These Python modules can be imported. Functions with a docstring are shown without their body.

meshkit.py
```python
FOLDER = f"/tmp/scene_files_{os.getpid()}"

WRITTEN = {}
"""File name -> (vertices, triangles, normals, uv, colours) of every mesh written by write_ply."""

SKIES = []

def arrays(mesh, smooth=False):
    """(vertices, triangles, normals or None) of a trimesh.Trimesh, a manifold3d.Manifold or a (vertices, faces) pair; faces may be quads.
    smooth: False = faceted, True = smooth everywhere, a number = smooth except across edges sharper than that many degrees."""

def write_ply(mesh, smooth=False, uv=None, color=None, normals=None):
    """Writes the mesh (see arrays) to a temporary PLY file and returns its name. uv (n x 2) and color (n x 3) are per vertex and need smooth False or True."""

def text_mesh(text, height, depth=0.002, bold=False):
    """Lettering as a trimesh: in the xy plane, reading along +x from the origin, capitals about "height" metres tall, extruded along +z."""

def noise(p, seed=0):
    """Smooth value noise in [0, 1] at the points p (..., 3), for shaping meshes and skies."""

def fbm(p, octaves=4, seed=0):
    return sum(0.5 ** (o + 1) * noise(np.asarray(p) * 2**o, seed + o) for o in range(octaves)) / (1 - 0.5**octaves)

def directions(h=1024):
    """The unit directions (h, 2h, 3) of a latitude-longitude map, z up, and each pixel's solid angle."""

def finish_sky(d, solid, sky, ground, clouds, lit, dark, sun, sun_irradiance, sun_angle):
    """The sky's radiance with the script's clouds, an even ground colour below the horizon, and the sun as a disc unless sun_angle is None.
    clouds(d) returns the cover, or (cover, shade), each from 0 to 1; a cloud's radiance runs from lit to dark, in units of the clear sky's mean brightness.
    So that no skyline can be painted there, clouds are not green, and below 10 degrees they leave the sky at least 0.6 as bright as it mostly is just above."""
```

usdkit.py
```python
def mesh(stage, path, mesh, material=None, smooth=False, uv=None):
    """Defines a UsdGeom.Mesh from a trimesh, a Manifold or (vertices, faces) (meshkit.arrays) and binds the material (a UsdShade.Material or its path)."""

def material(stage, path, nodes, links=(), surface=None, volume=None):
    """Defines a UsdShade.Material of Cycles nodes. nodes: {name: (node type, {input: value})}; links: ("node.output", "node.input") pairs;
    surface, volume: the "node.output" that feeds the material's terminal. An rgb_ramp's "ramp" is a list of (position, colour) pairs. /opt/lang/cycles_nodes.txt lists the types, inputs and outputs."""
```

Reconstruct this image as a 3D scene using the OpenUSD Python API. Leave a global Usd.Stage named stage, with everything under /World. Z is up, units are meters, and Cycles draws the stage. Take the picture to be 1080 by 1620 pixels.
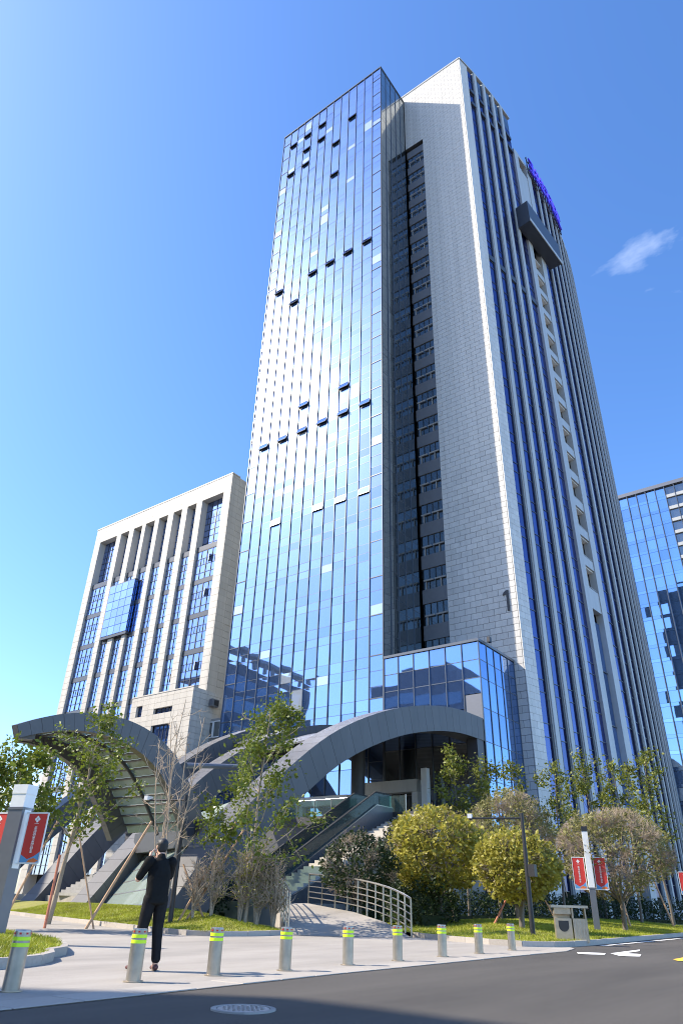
import math, numpy as np, trimesh, usdkit, meshkit, manifold3d
from pxr import Usd, UsdGeom, UsdLux, UsdShade, Gf, Sdf
from scipy.interpolate import PchipInterpolator
from shapely.geometry import Polygon, Point, LineString
import shapely

stage = Usd.Stage.CreateInMemory()
UsdGeom.SetStageUpAxis(stage, UsdGeom.Tokens.z)
UsdGeom.SetStageMetersPerUnit(stage, 1.0)
UsdGeom.Xform.Define(stage, '/World')
UsdGeom.Scope.Define(stage, '/World/Looks')

# ------------------------------------------------------------------ camera
EYE = np.array([0.0, 0.0, 0.93])
F_PX, PITCH, ROLL, YAW = 1088.1, math.radians(29.58), math.radians(1.68), math.radians(37.44)
_f = np.array([-math.sin(YAW)*math.cos(PITCH), math.cos(YAW)*math.cos(PITCH), math.sin(PITCH)])
_r0 = np.array([math.cos(YAW), math.sin(YAW), 0.0]); _u0 = np.cross(_r0, _f)
_r = math.cos(ROLL)*_r0 + math.sin(ROLL)*_u0
_u = -math.sin(ROLL)*_r0 + math.cos(ROLL)*_u0
cam = UsdGeom.Camera.Define(stage, '/World/camera')
cam.CreateHorizontalApertureAttr(24.0); cam.CreateVerticalApertureAttr(36.0)
cam.CreateFocalLengthAttr(24.0*F_PX/1080.0)
cam.CreateClippingRangeAttr(Gf.Vec2f(0.05, 5000))
M4 = Gf.Matrix4d(*[float(x) for x in (*_r, 0, *_u, 0, *(-_f), 0, *EYE, 1)])
cam.AddTransformOp().Set(M4)
cam.CreateExposureAttr(1.0)

# ------------------------------------------------------------------ sun and sky
SUN_AZ, SUN_EL = math.radians(54.3), math.radians(41.5)          # light travels towards +x (sin) and +y (cos)
TO_SUN = np.array([-math.sin(SUN_AZ)*math.cos(SUN_EL), -math.cos(SUN_AZ)*math.cos(SUN_EL), math.sin(SUN_EL)])
sun = UsdLux.DistantLight.Define(stage, '/World/sun')
sun.CreateIntensityAttr(1.25); sun.CreateAngleAttr(0.5); sun.CreateNormalizeAttr(True)
sun.CreateColorAttr(Gf.Vec3f(1.0, 0.90, 0.76))
_z = Gf.Vec3d(*TO_SUN); _x = Gf.Cross(Gf.Vec3d(0, 0, 1), _z).GetNormalized(); _y = Gf.Cross(_z, _x)
sun.AddTransformOp().Set(Gf.Matrix4d(_x[0], _x[1], _x[2], 0, _y[0], _y[1], _y[2], 0, _z[0], _z[1], _z[2], 0, 0, 0, 0, 1))
sky = UsdLux.DomeLight.Define(stage, '/World/sky')
sky.GetPrim().SetCustomDataByKey('kind', 'structure')
sky_mat = usdkit.material(stage, '/World/Looks/sky_air', {
    'tc': ('texture_coordinate', {}),
    'sky': ('sky_texture', {'sky_type': 'single_scattering', 'sun_disc': False, 'sun_elevation': SUN_EL,
                            'sun_rotation': math.atan2(TO_SUN[0], TO_SUN[1]), 'altitude': 50.0,
                            'air_density': 1.15, 'aerosol_density': 0.95, 'ozone_density': 6.0}),
    'sat': ('hsv', {'saturation': 1.14, 'value': 1.15, 'hue': 0.506, 'fac': 1.0}),
    'map': ('mapping', {'scale': (1.0, 1.0, 2.2), 'location': (9.4, 4.9, 10.9)}),
    'n': ('noise_texture', {'scale': 2.0, 'detail': 8.0, 'roughness': 0.58, 'distortion': 0.5}),
    'ramp': ('rgb_ramp', {'ramp': [(0.0, (0, 0, 0)), (0.62, (0, 0, 0)), (0.86, (0.75, 0.75, 0.75)), (1.0, (0.9, 0.9, 0.9))]}),
    'mix': ('mix_color', {'b': (7.5, 8.0, 8.6), 'use_clamp': False}),
    'bg': ('background_shader', {'strength': 0.14}),
}, [('tc.generated', 'map.vector'), ('map.vector', 'n.vector'), ('n.fac', 'ramp.fac'), ('sky.color', 'sat.color'),
    ('sat.color', 'mix.a'), ('ramp.color', 'mix.fac'), ('mix.result', 'bg.color')], surface='bg.background')
UsdShade.MaterialBindingAPI.Apply(sky.GetPrim()).Bind(sky_mat)

# ------------------------------------------------------------------ helpers
rng = np.random.default_rng(7)
_used = {}
def numbered(parent, name):
    k = (parent, name); n = _used.get(k, 0); _used[k] = n + 1
    return name if n == 0 else f'{name}_{n:03d}'
def path_of(p): return '/World' if p is None else str(p.GetPath())
def tag(p, label=None, cat=None, group=None, kind=None):
    for k, v in (('label', label), ('category', cat), ('group', group), ('kind', kind)):
        if v: p.SetCustomDataByKey(k, v)
    return p
def thing(name, label, cat, loc=(0, 0, 0), rz=0.0, group=None):
    x = UsdGeom.Xform.Define(stage, '/World/' + numbered('/World', name))
    if any(loc) or rz:
        x.AddTranslateOp().Set(Gf.Vec3d(*map(float, loc)))
        if rz: x.AddRotateZOp().Set(math.degrees(rz))
    return tag(x.GetPrim(), label, cat, group)

class MB:
    def __init__(s): s.v = []; s.f = []; s.n = 0
    def add(s, v, f):
        v = np.asarray(v, float).reshape(-1, 3); f = np.asarray(f, int)
        if f.shape[1] == 4: f = np.vstack([f[:, [0, 1, 2]], f[:, [0, 2, 3]]])
        s.v.append(v); s.f.append(f + s.n); s.n += len(v); return s
    def tm(s, m): return s.add(m.vertices, m.faces)
    def hexa(s, b, t):
        """b, t: four bottom and four top corners, counter-clockwise seen from outside the top"""
        return s.add(list(b) + list(t), [[3, 2, 1, 0], [4, 5, 6, 7], [0, 1, 5, 4], [1, 2, 6, 5], [2, 3, 7, 6], [3, 0, 4, 7]])
    def box(s, lo, hi):
        x0, y0, z0 = np.minimum(lo, hi); x1, y1, z1 = np.maximum(lo, hi)
        return s.hexa([(x0, y0, z0), (x1, y0, z0), (x1, y1, z0), (x0, y1, z0)], [(x0, y0, z1), (x1, y0, z1), (x1, y1, z1), (x0, y1, z1)])
    def obox(s, c, ax, half):
        """box at c with axes ax (3 unit rows) and half sizes"""
        c = np.asarray(c, float); a, b, d = [np.asarray(x, float)*h for x, h in zip(ax, half)]
        return s.hexa([c-a-b-d, c+a-b-d, c+a+b-d, c-a+b-d], [c-a-b+d, c+a-b+d, c+a+b+d, c-a+b+d])
    def quad(s, a, b, c, d): return s.add([a, b, c, d], [[0, 1, 2], [0, 2, 3]])
    def tube(s, pts, rad, n=8, cap=True, closed=False):
        pts = np.asarray(pts, float); m = len(pts); rad = np.broadcast_to(np.asarray(rad, float), (m,))
        t = np.gradient(pts, axis=0); t /= np.maximum(np.linalg.norm(t, axis=1, keepdims=True), 1e-9)
        ref = np.array([0, 0, 1.0]) if abs(t[0][2]) < 0.9 else np.array([1.0, 0, 0])
        ang = np.arange(n)/n*2*math.pi; V = []
        for i in range(m):
            a = np.cross(t[i], ref); a /= np.linalg.norm(a); b = np.cross(t[i], a)
            V.append(pts[i] + rad[i]*(np.cos(ang)[:, None]*a + np.sin(ang)[:, None]*b)); ref = np.cross(a, t[i])
            if np.linalg.norm(ref) < .1: ref = np.array([0, 0, 1.0])
        V = np.vstack(V); F = []
        for i in range(m-1):
            for k in range(n):
                F.append([i*n+k, i*n+(k+1) % n, (i+1)*n+(k+1) % n, (i+1)*n+k])
        s.add(V, F)
        if cap:
            for i0, flip in ((0, False), (m-1, True)):
                f = [[0, k+1, k] if not flip else [0, k, k+1] for k in range(1, n-1)]
                s.add(V[i0*n:i0*n+n], f)
        return s
    def lathe(s, prof, n=24, c=(0, 0, 0)):
        prof = np.asarray(prof, float); ang = np.arange(n)/n*2*math.pi; m = len(prof)
        V = np.vstack([np.stack([r*np.cos(ang), r*np.sin(ang), np.full(n, z)], 1) for r, z in prof]) + np.asarray(c)
        F = [[i*n+k, i*n+(k+1) % n, (i+1)*n+(k+1) % n, (i+1)*n+k] for i in range(m-1) for k in range(n)]
        return s.add(V, F)
    def poly(s, P, z0, z1):
        """extrude a shapely polygon"""
        for g in getattr(P, 'geoms', [P]):
            m = trimesh.creation.extrude_polygon(g, z1-z0, engine='earcut'); m.apply_translation((0, 0, z0)); s.tm(m)
        return s
    def mesh(s): return np.vstack(s.v), np.vstack(s.f)
    def empty(s): return not s.v

def obj(name, mb, mat, parent=None, smooth=False, label=None, cat=None, group=None, kind=None):
    p = f'{path_of(parent)}/{numbered(path_of(parent), name)}'
    m = usdkit.mesh(stage, p, mb.mesh() if isinstance(mb, MB) else mb, MAT[mat], smooth)
    return tag(m.GetPrim(), label, cat, group, kind)
def pieces(items, name, stuff, mat, parent, limit=300, smooth=False):
    """items: list of (MB, size in picture, material or None): the largest become parts, the others one joined part"""
    items = sorted(items, key=lambda t: -t[1])
    for it in items[:limit]: obj(name, it[0], (it[2] if len(it) > 2 and it[2] else mat), parent, smooth)
    rest = {}
    for it in items[limit:]:
        k = it[2] if len(it) > 2 and it[2] else mat
        v, f = it[0].mesh(); rest.setdefault(k, MB()).add(v, f)
    for k, mb in rest.items(): obj(stuff, mb, k, parent, kind='stuff')
def copy_of(src, name, label, loc, rz=0.0, cat=None, group=None):
    d = src.GetCustomData()
    x = UsdGeom.Xform.Define(stage, '/World/' + numbered('/World', name))
    x.GetPrim().GetReferences().AddInternalReference(src.GetPath())
    xf = UsdGeom.Xformable(x.GetPrim()); xf.ClearXformOpOrder()
    xf.MakeMatrixXform().Set(Gf.Matrix4d().SetRotate(Gf.Rotation(Gf.Vec3d(0, 0, 1), math.degrees(rz)))*Gf.Matrix4d().SetTranslate(Gf.Vec3d(*map(float, loc))))
    x.GetPrim().SetInstanceable(True)
    return tag(x.GetPrim(), label, cat or d.get('category'), group or d.get('group'))
def near(p): return 1.0/np.linalg.norm(np.asarray(p)-EYE)

def ray(px, py):
    return (px-540)/F_PX*_r - (py-810)/F_PX*_u + _f
def ground_at(px, py, z):
    d = ray(px, py); return EYE + d*((z-EYE[2])/d[2])
def at_range(px, py, rg):
    d = ray(px, py); return EYE + d*(rg/np.hypot(d[0], d[1]))

# ------------------------------------------------------------------ materials
MAT = {}
def mat(name, nodes, links, surface='p.BSDF'):
    MAT[name] = usdkit.material(stage, '/World/Looks/' + name, nodes, links, surface=surface)
def plain(name, color, rough=0.5, metal=0.0, var=0.12, scale=6.0, bump=0.0, bscale=40.0, island=0.0, spec=0.5, stain=0.0, stretch=None):
    c = np.asarray(color, float)
    n = {'g': ('geometry', {}), 'n': ('noise_texture', {'scale': scale, 'detail': 5.0, 'roughness': 0.6}),
         'r': ('rgb_ramp', {'ramp': [(0.25, tuple(c*(1-var))), (0.75, tuple(np.minimum(c*(1+var), 1)))]}),
         'p': ('principled_bsdf', {'roughness': rough, 'metallic': metal, 'specular_ior_level': spec})}
    l = [('g.position', 'n.vector'), ('n.fac', 'r.fac')]; out = 'r.color'
    if island:
        n['mr'] = ('map_range', {'from_min': 0.0, 'from_max': 1.0, 'to_min': 1-island, 'to_max': 1+island})
        n['oi'] = ('object_info', {}); n['ad'] = ('math', {'math_type': 'add'}); n['fr'] = ('math', {'math_type': 'fraction'})
        n['h'] = ('hsv', {'hue': 0.5, 'saturation': 1.0, 'fac': 1.0})
        l += [('g.random_per_island', 'ad.value1'), ('oi.random', 'ad.value2'), ('ad.value', 'fr.value1'), ('fr.value', 'mr.value'), ('mr.result', 'h.value'), (out, 'h.color')]; out = 'h.color'
    if stain:
        n['n2'] = ('noise_texture', {'scale': 0.35, 'detail': 6.0, 'roughness': 0.65})
        n['r2'] = ('rgb_ramp', {'ramp': [(0.3, (1-stain,)*3), (0.62, (1, 1, 1))]})
        n['m2'] = ('mix_color', {'blend_type': 'multiply', 'fac': 1.0})
        if stretch: n['mp'] = ('mapping', {'scale': stretch}); l += [('g.position', 'mp.vector'), ('mp.vector', 'n2.vector')]
        else: l += [('g.position', 'n2.vector')]
        l += [('n2.fac', 'r2.fac'), (out, 'm2.a'), ('r2.color', 'm2.b')]; out = 'm2.result'
    if bump:
        n['n3'] = ('noise_texture', {'scale': bscale, 'detail': 4.0}); n['b'] = ('bump', {'strength': 1.0, 'distance': bump})
        l += [('g.position', 'n3.vector'), ('n3.fac', 'b.height'), ('b.normal', 'p.normal')]
    l.append((out, 'p.base_color')); mat(name, n, l)
def glass(name, tint, edge, rough=0.02, wave=0.004, dark=(0.01, 0.02, 0.035), base=0.45, wscale=0.5, var=0.25):
    """reflective coated facade glass over a dark room"""
    mat(name, {'g': ('geometry', {}), 'n': ('noise_texture', {'scale': wscale, 'detail': 1.0}), 'b': ('bump', {'strength': 1.0, 'distance': wave}),
               'oi': ('object_info', {}), 'ad': ('math', {'math_type': 'add'}), 'fr': ('math', {'math_type': 'fraction'}),
               'mr': ('map_range', {'from_min': 0.0, 'from_max': 1.0, 'to_min': 1-var, 'to_max': 1.0}),
               'h': ('hsv', {'hue': 0.5, 'saturation': 1.0, 'fac': 1.0, 'color': tint}),
               'gl': ('glossy_bsdf', {'roughness': rough}), 'df': ('principled_bsdf', {'base_color': dark, 'roughness': 0.25}),
               'lw': ('layer_weight', {'blend': 0.35}), 'mx': ('map_range', {'from_min': 0.0, 'from_max': 1.0, 'to_min': base, 'to_max': edge}),
               'mc': ('mix_closure', {})},
        [('g.position', 'n.vector'), ('n.fac', 'b.height'), ('b.normal', 'gl.normal'), ('g.random_per_island', 'ad.value1'), ('oi.random', 'ad.value2'), ('ad.value', 'fr.value1'),
         ('fr.value', 'mr.value'), ('mr.result', 'h.value'), ('h.color', 'gl.color'), ('lw.fresnel', 'mx.value'), ('mx.result', 'mc.fac'), ('df.BSDF', 'mc.closure1'), ('gl.BSDF', 'mc.closure2')], surface='mc.closure')

plain('asphalt', (0.078, 0.070, 0.060), 0.85, var=0.45, scale=130, bump=0.008, bscale=160, stain=0.42, stretch=(1.6, 0.22, 1.0))
plain('paving', (0.32, 0.292, 0.255), 0.8, var=0.16, scale=70, bump=0.003, bscale=110, stain=0.30, stretch=(2.2, 0.5, 1.0))
plain('paving_band', (0.34, 0.31, 0.27), 0.8, var=0.08, scale=30, island=0.06, stain=0.15)
plain('far_ground', (0.20, 0.20, 0.19), 0.9, var=0.2, scale=0.2)
plain('kerb_stone', (0.32, 0.29, 0.255), 0.8, var=0.12, scale=20, island=0.12, bump=0.003, bscale=60)
plain('lawn_soil', (0.21, 0.20, 0.03), 0.95, var=0.4, scale=9, stain=0.2)
plain('road_paint', (0.72, 0.72, 0.70), 0.7, var=0.12, scale=25, stain=0.2)
plain('yellow_paint', (0.75, 0.45, 0.04), 0.7, var=0.1, scale=25)
plain('granite', (0.50, 0.485, 0.45), 0.55, stain=0.14, stretch=(4.0, 4.0, 0.12), var=0.06, scale=9, island=0.07)
plain('granite_warm', (0.46, 0.43, 0.375), 0.6, stain=0.14, stretch=(4.0, 4.0, 0.12), var=0.06, scale=9, island=0.05)
plain('joint', (0.05, 0.05, 0.055), 0.9)
plain('fin_metal', (0.37, 0.38, 0.375), 0.45, stain=0.14, stretch=(4.0, 4.0, 0.12), metal=0.0, var=0.05, scale=2)
plain('frame_dark', (0.055, 0.06, 0.07), 0.4, metal=0.4, var=0.1)
plain('mullion_metal', (0.10, 0.11, 0.125), 0.35, metal=0.5, var=0.08)
plain('core_dark', (0.02, 0.024, 0.03), 0.6)
plain('spandrel_dark', (0.065, 0.066, 0.07), 0.3, var=0.15)
plain('canopy_metal', (0.108, 0.106, 0.107), 0.42, stain=0.14, stretch=(4.0, 4.0, 0.12), spec=0.2, metal=0.0, var=0.05, scale=1.5, island=0.06)
plain('slot_panel', (0.13, 0.13, 0.135), 0.35, var=0.1)
plain('canopy_core', (0.05, 0.05, 0.055), 0.5)
plain('canopy_brown', (0.085, 0.078, 0.078), 0.38, metal=0.0, var=0.08, scale=2, island=0.05)
plain('white_metal', (0.72, 0.72, 0.70), 0.4, var=0.05)
plain('white_stone', (0.66, 0.64, 0.60), 0.6, var=0.06, scale=8)
plain('steel', (0.44, 0.41, 0.36), 0.30, metal=0.9, var=0.14, scale=8, bump=0.0006, bscale=200, stain=0.25, stretch=(6, 6, 2.5))
plain('steel_dull', (0.46, 0.39, 0.30), 0.38, metal=0.7, var=0.2, scale=5, stain=0.25)
plain('lime_band', (0.60, 0.85, 0.02), 0.45, var=0.05)
plain('black_metal', (0.025, 0.025, 0.027), 0.45, metal=0.2)
plain('lamp_grey', (0.16, 0.165, 0.18), 0.4, metal=0.5, var=0.05)
plain('lamp_white', (0.74, 0.74, 0.72), 0.35, var=0.03)
plain('banner_red', (0.55, 0.035, 0.025), 0.6, var=0.08, scale=3)
plain('banner_white', (0.80, 0.78, 0.75), 0.6, var=0.03)
plain('banner_blue', (0.10, 0.30, 0.55), 0.6, var=0.08)
plain('banner_orange', (0.70, 0.17, 0.04), 0.6, var=0.1)
plain('bark_pale', (0.30, 0.24, 0.17), 0.9, var=0.3, scale=30, bump=0.004, bscale=60)
plain('bark_dark', (0.13, 0.11, 0.09), 0.9, var=0.3, scale=30, bump=0.004, bscale=60)
plain('twig_brown', (0.36, 0.28, 0.20), 0.9, var=0.3, scale=20)
plain('stake_wood', (0.44, 0.27, 0.15), 0.8, var=0.25, scale=12)
plain('stake_red', (0.46, 0.16, 0.09), 0.8, var=0.2, scale=12)
plain('skin', (0.55, 0.32, 0.22), 0.5, var=0.05)
plain('black_cloth', (0.009, 0.009, 0.009), 0.9, spec=0.15, var=0.25, scale=12, bump=0.01, bscale=14)
plain('dark_trousers', (0.012, 0.012, 0.013), 0.9, spec=0.15, var=0.2, scale=12, bump=0.01, bscale=12)
plain('hair_black', (0.010, 0.009, 0.008), 0.55, var=0.3, scale=60, bump=0.004, bscale=80)
plain('shoe_brown', (0.10, 0.035, 0.03), 0.5)
plain('rubber', (0.02, 0.02, 0.02), 0.8)
plain('car_white', (0.75, 0.76, 0.77), 0.18, var=0.01)
plain('lamp_red', (0.5, 0.02, 0.02), 0.2)
plain('concrete', (0.30, 0.29, 0.27), 0.85, var=0.15, scale=4, stain=0.2)
plain('dark_brick', (0.09, 0.085, 0.085), 0.8, var=0.2, scale=1.5)
plain('sign_violet', (0.10, 0.05, 0.75), 0.3, var=0.05)
plain('manhole_iron', (0.30, 0.29, 0.28), 0.5, metal=0.5, var=0.2, scale=30, bump=0.004, bscale=80)
plain('soffit', (0.10, 0.10, 0.105), 0.45, metal=0.2, var=0.1, scale=1)
glass('tower_glass', (0.42, 0.60, 0.97), 1.0, base=0.62, wave=0.010, wscale=0.35, dark=(0.012, 0.035, 0.085))
glass('annex_glass', (0.42, 0.62, 1.0), 1.0, base=0.6, wave=0.004, dark=(0.01, 0.03, 0.08))
glass('strip_glass', (0.17, 0.21, 0.46), 0.95, base=0.55, wave=0.004, dark=(0.008, 0.012, 0.06))
glass('block_glass', (0.42, 0.58, 1.0), 1.0, base=0.6, wave=0.004, dark=(0.01, 0.02, 0.06))
glass('dark_glass', (0.62, 0.66, 0.68), 0.9, base=0.30, wave=0.003, dark=(0.02, 0.022, 0.024))
glass('blind_glass', (0.60, 0.74, 1.0), 1.0, base=0.45, wave=0.006, dark=(0.34, 0.38, 0.42), var=0.1)
glass('side_glass', (0.75, 0.80, 0.80), 1.0, base=0.40, wave=0.002, dark=(0.010, 0.014, 0.016))
glass('far_glass', (0.55, 0.75, 1.0), 1.0, base=0.7, wave=0.002, dark=(0.01, 0.03, 0.08))
def clear_glass(name, tint, refl):
    mat(name, {'t': ('transparent_bsdf', {'color': tint}), 'g': ('glossy_bsdf', {'roughness': 0.05, 'color': (0.55, 0.6, 0.58)}), 'd': ('diffuse_bsdf', {'color': tint}),
               'lw': ('fresnel', {'IOR': 1.5}), 'm1': ('mix_closure', {'fac': refl}), 'm2': ('mix_closure', {})},
        [('t.BSDF', 'm1.closure1'), ('d.BSDF', 'm1.closure2'), ('lw.fac', 'm2.fac'), ('m1.closure', 'm2.closure1'), ('g.BSDF', 'm2.closure2')], surface='m2.closure')
clear_glass('rail_glass', (0.66, 0.80, 0.74), 0.035)
clear_glass('roof_glass', (0.66, 0.80, 0.74), 0.35)
def leaf(name, cols, trans=0.35, rough=0.5):
    n = len(cols)
    mat(name, {'g': ('geometry', {}), 'r': ('rgb_ramp', {'ramp': [((i+0.5)/n, c) for i, c in enumerate(cols)]}),
               'n': ('noise_texture', {'scale': 1.3, 'detail': 3.0}), 'mr': ('map_range', {'from_min': 0.3, 'from_max': 0.7, 'to_min': 0.65, 'to_max': 1.3}), 'h': ('hsv', {'hue': 0.5, 'saturation': 1.0, 'fac': 1.0}),
               'p': ('principled_bsdf', {'roughness': rough, 'specular_ior_level': 0.4}), 't': ('translucent_bsdf', {}), 'm': ('mix_closure', {'fac': trans})},
        [('g.random_per_island', 'r.fac'), ('g.position', 'n.vector'), ('n.fac', 'mr.value'), ('mr.result', 'h.value'), ('r.color', 'h.color'), ('h.color', 'p.base_color'), ('h.color', 't.color'), ('p.BSDF', 'm.closure1'), ('t.BSDF', 'm.closure2')], surface='m.closure')
leaf('leaf_green', [(0.14, 0.18, 0.02), (0.25, 0.29, 0.03), (0.34, 0.36, 0.05), (0.18, 0.22, 0.025)])
leaf('leaf_yellow', [(0.34, 0.31, 0.05), (0.74, 0.54, 0.09), (0.82, 0.52, 0.09), (0.56, 0.48, 0.07), (0.78, 0.64, 0.14)])
leaf('leaf_olive', [(0.22, 0.21, 0.07), (0.32, 0.25, 0.10), (0.24, 0.25, 0.08), (0.16, 0.15, 0.05)])
leaf('leaf_back', [(0.16, 0.18, 0.025), (0.34, 0.32, 0.04), (0.48, 0.38, 0.06), (0.20, 0.20, 0.03)])
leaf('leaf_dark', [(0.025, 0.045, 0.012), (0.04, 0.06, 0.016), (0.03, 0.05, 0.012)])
leaf('grass_blade', [(0.28, 0.31, 0.025), (0.42, 0.40, 0.035), (0.52, 0.45, 0.05), (0.22, 0.27, 0.02)], trans=0.3)

# ------------------------------------------------------------------ ground, road, lawns
def struct(name, mb, m, smooth=False): return obj(name, mb, m, None, smooth, kind='structure')
mb = MB(); mb.quad((-1500, -1500, -0.06), (1500, -1500, -0.06), (1500, 1500, -0.06), (-1500, 1500, -0.06)); struct('ground', mb, 'far_ground')
mb = MB(); mb.quad((-10.5, -120, -0.012), (9, -120, -0.012), (9, 260, -0.012), (-10.5, 260, -0.012)); struct('road', mb, 'asphalt')
ROAD_EDGE = [(-6.95, -60), (-7.05, 4.3), (-7.42, 10.0), (-7.62, 16.0), (-7.72, 20.0), (-8.1, 21.6), (-9.5, 24)]
def sheet(P, z):
    m = MB(); v, f = trimesh.creation.triangulate_polygon(P, engine='earcut'); return m.add(np.column_stack([v, np.full(len(v), z)]), f)
PLAZA = Polygon(ROAD_EDGE + [(-14, 30), (-70, 40), (-70, -60)])
struct('driveway', sheet(PLAZA, -0.008), 'paving')
mb = MB(); mb.quad((9, -120, -0.02), (40, -120, -0.02), (40, 260, -0.02), (9, 260, -0.02)); struct('far_pavement', mb, 'paving')
# band of flush edging stones between the driveway and the road
band = struct('edging_band', sheet(LineString(ROAD_EDGE[:6]).buffer(0.02), -0.006), 'joint')
def along(pts, step):
    L = LineString(pts); n = max(1, int(L.length/step)); return [(np.array(L.interpolate(i*L.length/n).coords[0]), np.array(L.interpolate((i+1)*L.length/n).coords[0])) for i in range(n)]
def stones(pts, step, w, z0, z1, gap, side=1):
    out = []
    segs = along(pts, step)
    nrm = []
    for a, b in segs:
        d = (b-a)/np.linalg.norm(b-a); nrm.append(np.array([-d[1], d[0]])*side)
    for i, (a, b) in enumerate(segs):
        d = (b-a)/np.linalg.norm(b-a); a2 = a+d*gap/2; b2 = b-d*gap/2
        na = (nrm[i]+nrm[max(i-1, 0)]); na /= np.linalg.norm(na); nb = (nrm[i]+nrm[min(i+1, len(segs)-1)]); nb /= np.linalg.norm(nb)
        dz = rng.uniform(-.003, .003); q = [a2, b2, b2+nb*w, a2+na*w]
        if side < 0: q = q[::-1]
        top = [x + (np.mean(q, 0)-x)*0.012/np.maximum(np.linalg.norm(np.mean(q, 0)-x), .05) for x in q]
        m = MB(); m.hexa([(x[0], x[1], z0) for x in q], [(x[0], x[1], z1-.012+dz) for x in q])
        m.hexa([(x[0], x[1], z1-.012+dz+.0004) for x in q], [(x[0], x[1], z1+dz) for x in top]); out.append((m, near((a[0], a[1], 0))))
    return out
pieces(stones([(-7.04, 2.0)] + ROAD_EDGE[1:6], 0.8, 0.55, -0.05, 0.0, 0.012), 'edging_stone', 'edging_stones', 'paving_band', band)

LAWN_L = Polygon([(-60, 31), (-45, 25), (-37.4, 22.1), (-30, 19.6), (-24, 17.7), (-20, 16.45), (-17.6, 15.75), (-16.7, 15.95), (-16.25, 16.7), (-16.2, 17.6), (-16.4, 19.3), (-18.2, 20.6), (-21.2, 22.9), (-24, 25.5), (-40, 30.5), (-60, 38)])
LAWN_R = Polygon([(-15.4, 23.5), (-13.95, 22.75), (-13.3, 22.25), (-11.2, 21.3), (-10.2, 20.95), (-9.35, 20.95), (-8.75, 21.5), (-8.5, 22.6), (-8.5, 24), (-8.8, 30), (-9.2, 37.3), (-10, 58), (-19.6, 60), (-22, 50), (-21, 27.0), (-17.4, 24.5)])
ISLAND = Polygon([(-18.9, 11.1), (-16.6, 10.65), (-14.6, 10.0), (-13.2, 9.2), (-12.5, 8.7), (-12.1, 8.15), (-11.5, 7.8), (-10.95, 7.2), (-10.6, 6.4), (-10.9, 4.6), (-12.5, 2.5), (-16, 1.0), (-21, 2.0), (-23, 7), (-21.5, 10.5)])
ISLAND = ISLAND.buffer(0.4).buffer(-0.4)
def smooth01(t): t = np.clip(t, 0, 1); return t*t*(3-2*t)
LAWNS = [(LAWN_L, 0.40, 3.2), (LAWN_R, 0.34, 7.0), (ISLAND, 0.06, 1.5)]
def height(x, y):
    p = Point(x, y)
    for P, h, w in LAWNS:
        if P.contains(p): return 0.11 + h*float(smooth01(P.exterior.distance(p)/w))
    return 0.0
def place(px, py, rmax=None):
    if rmax is None: rmax = 26.5 if px < 460 else 60
    d = ray(px, py); h = np.hypot(d[0], d[1])
    for t in np.arange(4, 110, 0.08):
        P = EYE + d*(t/h)
        z = height(P[0], P[1])
        if P[2] <= z or t >= rmax: P[2] = z; return P
    return P
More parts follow.
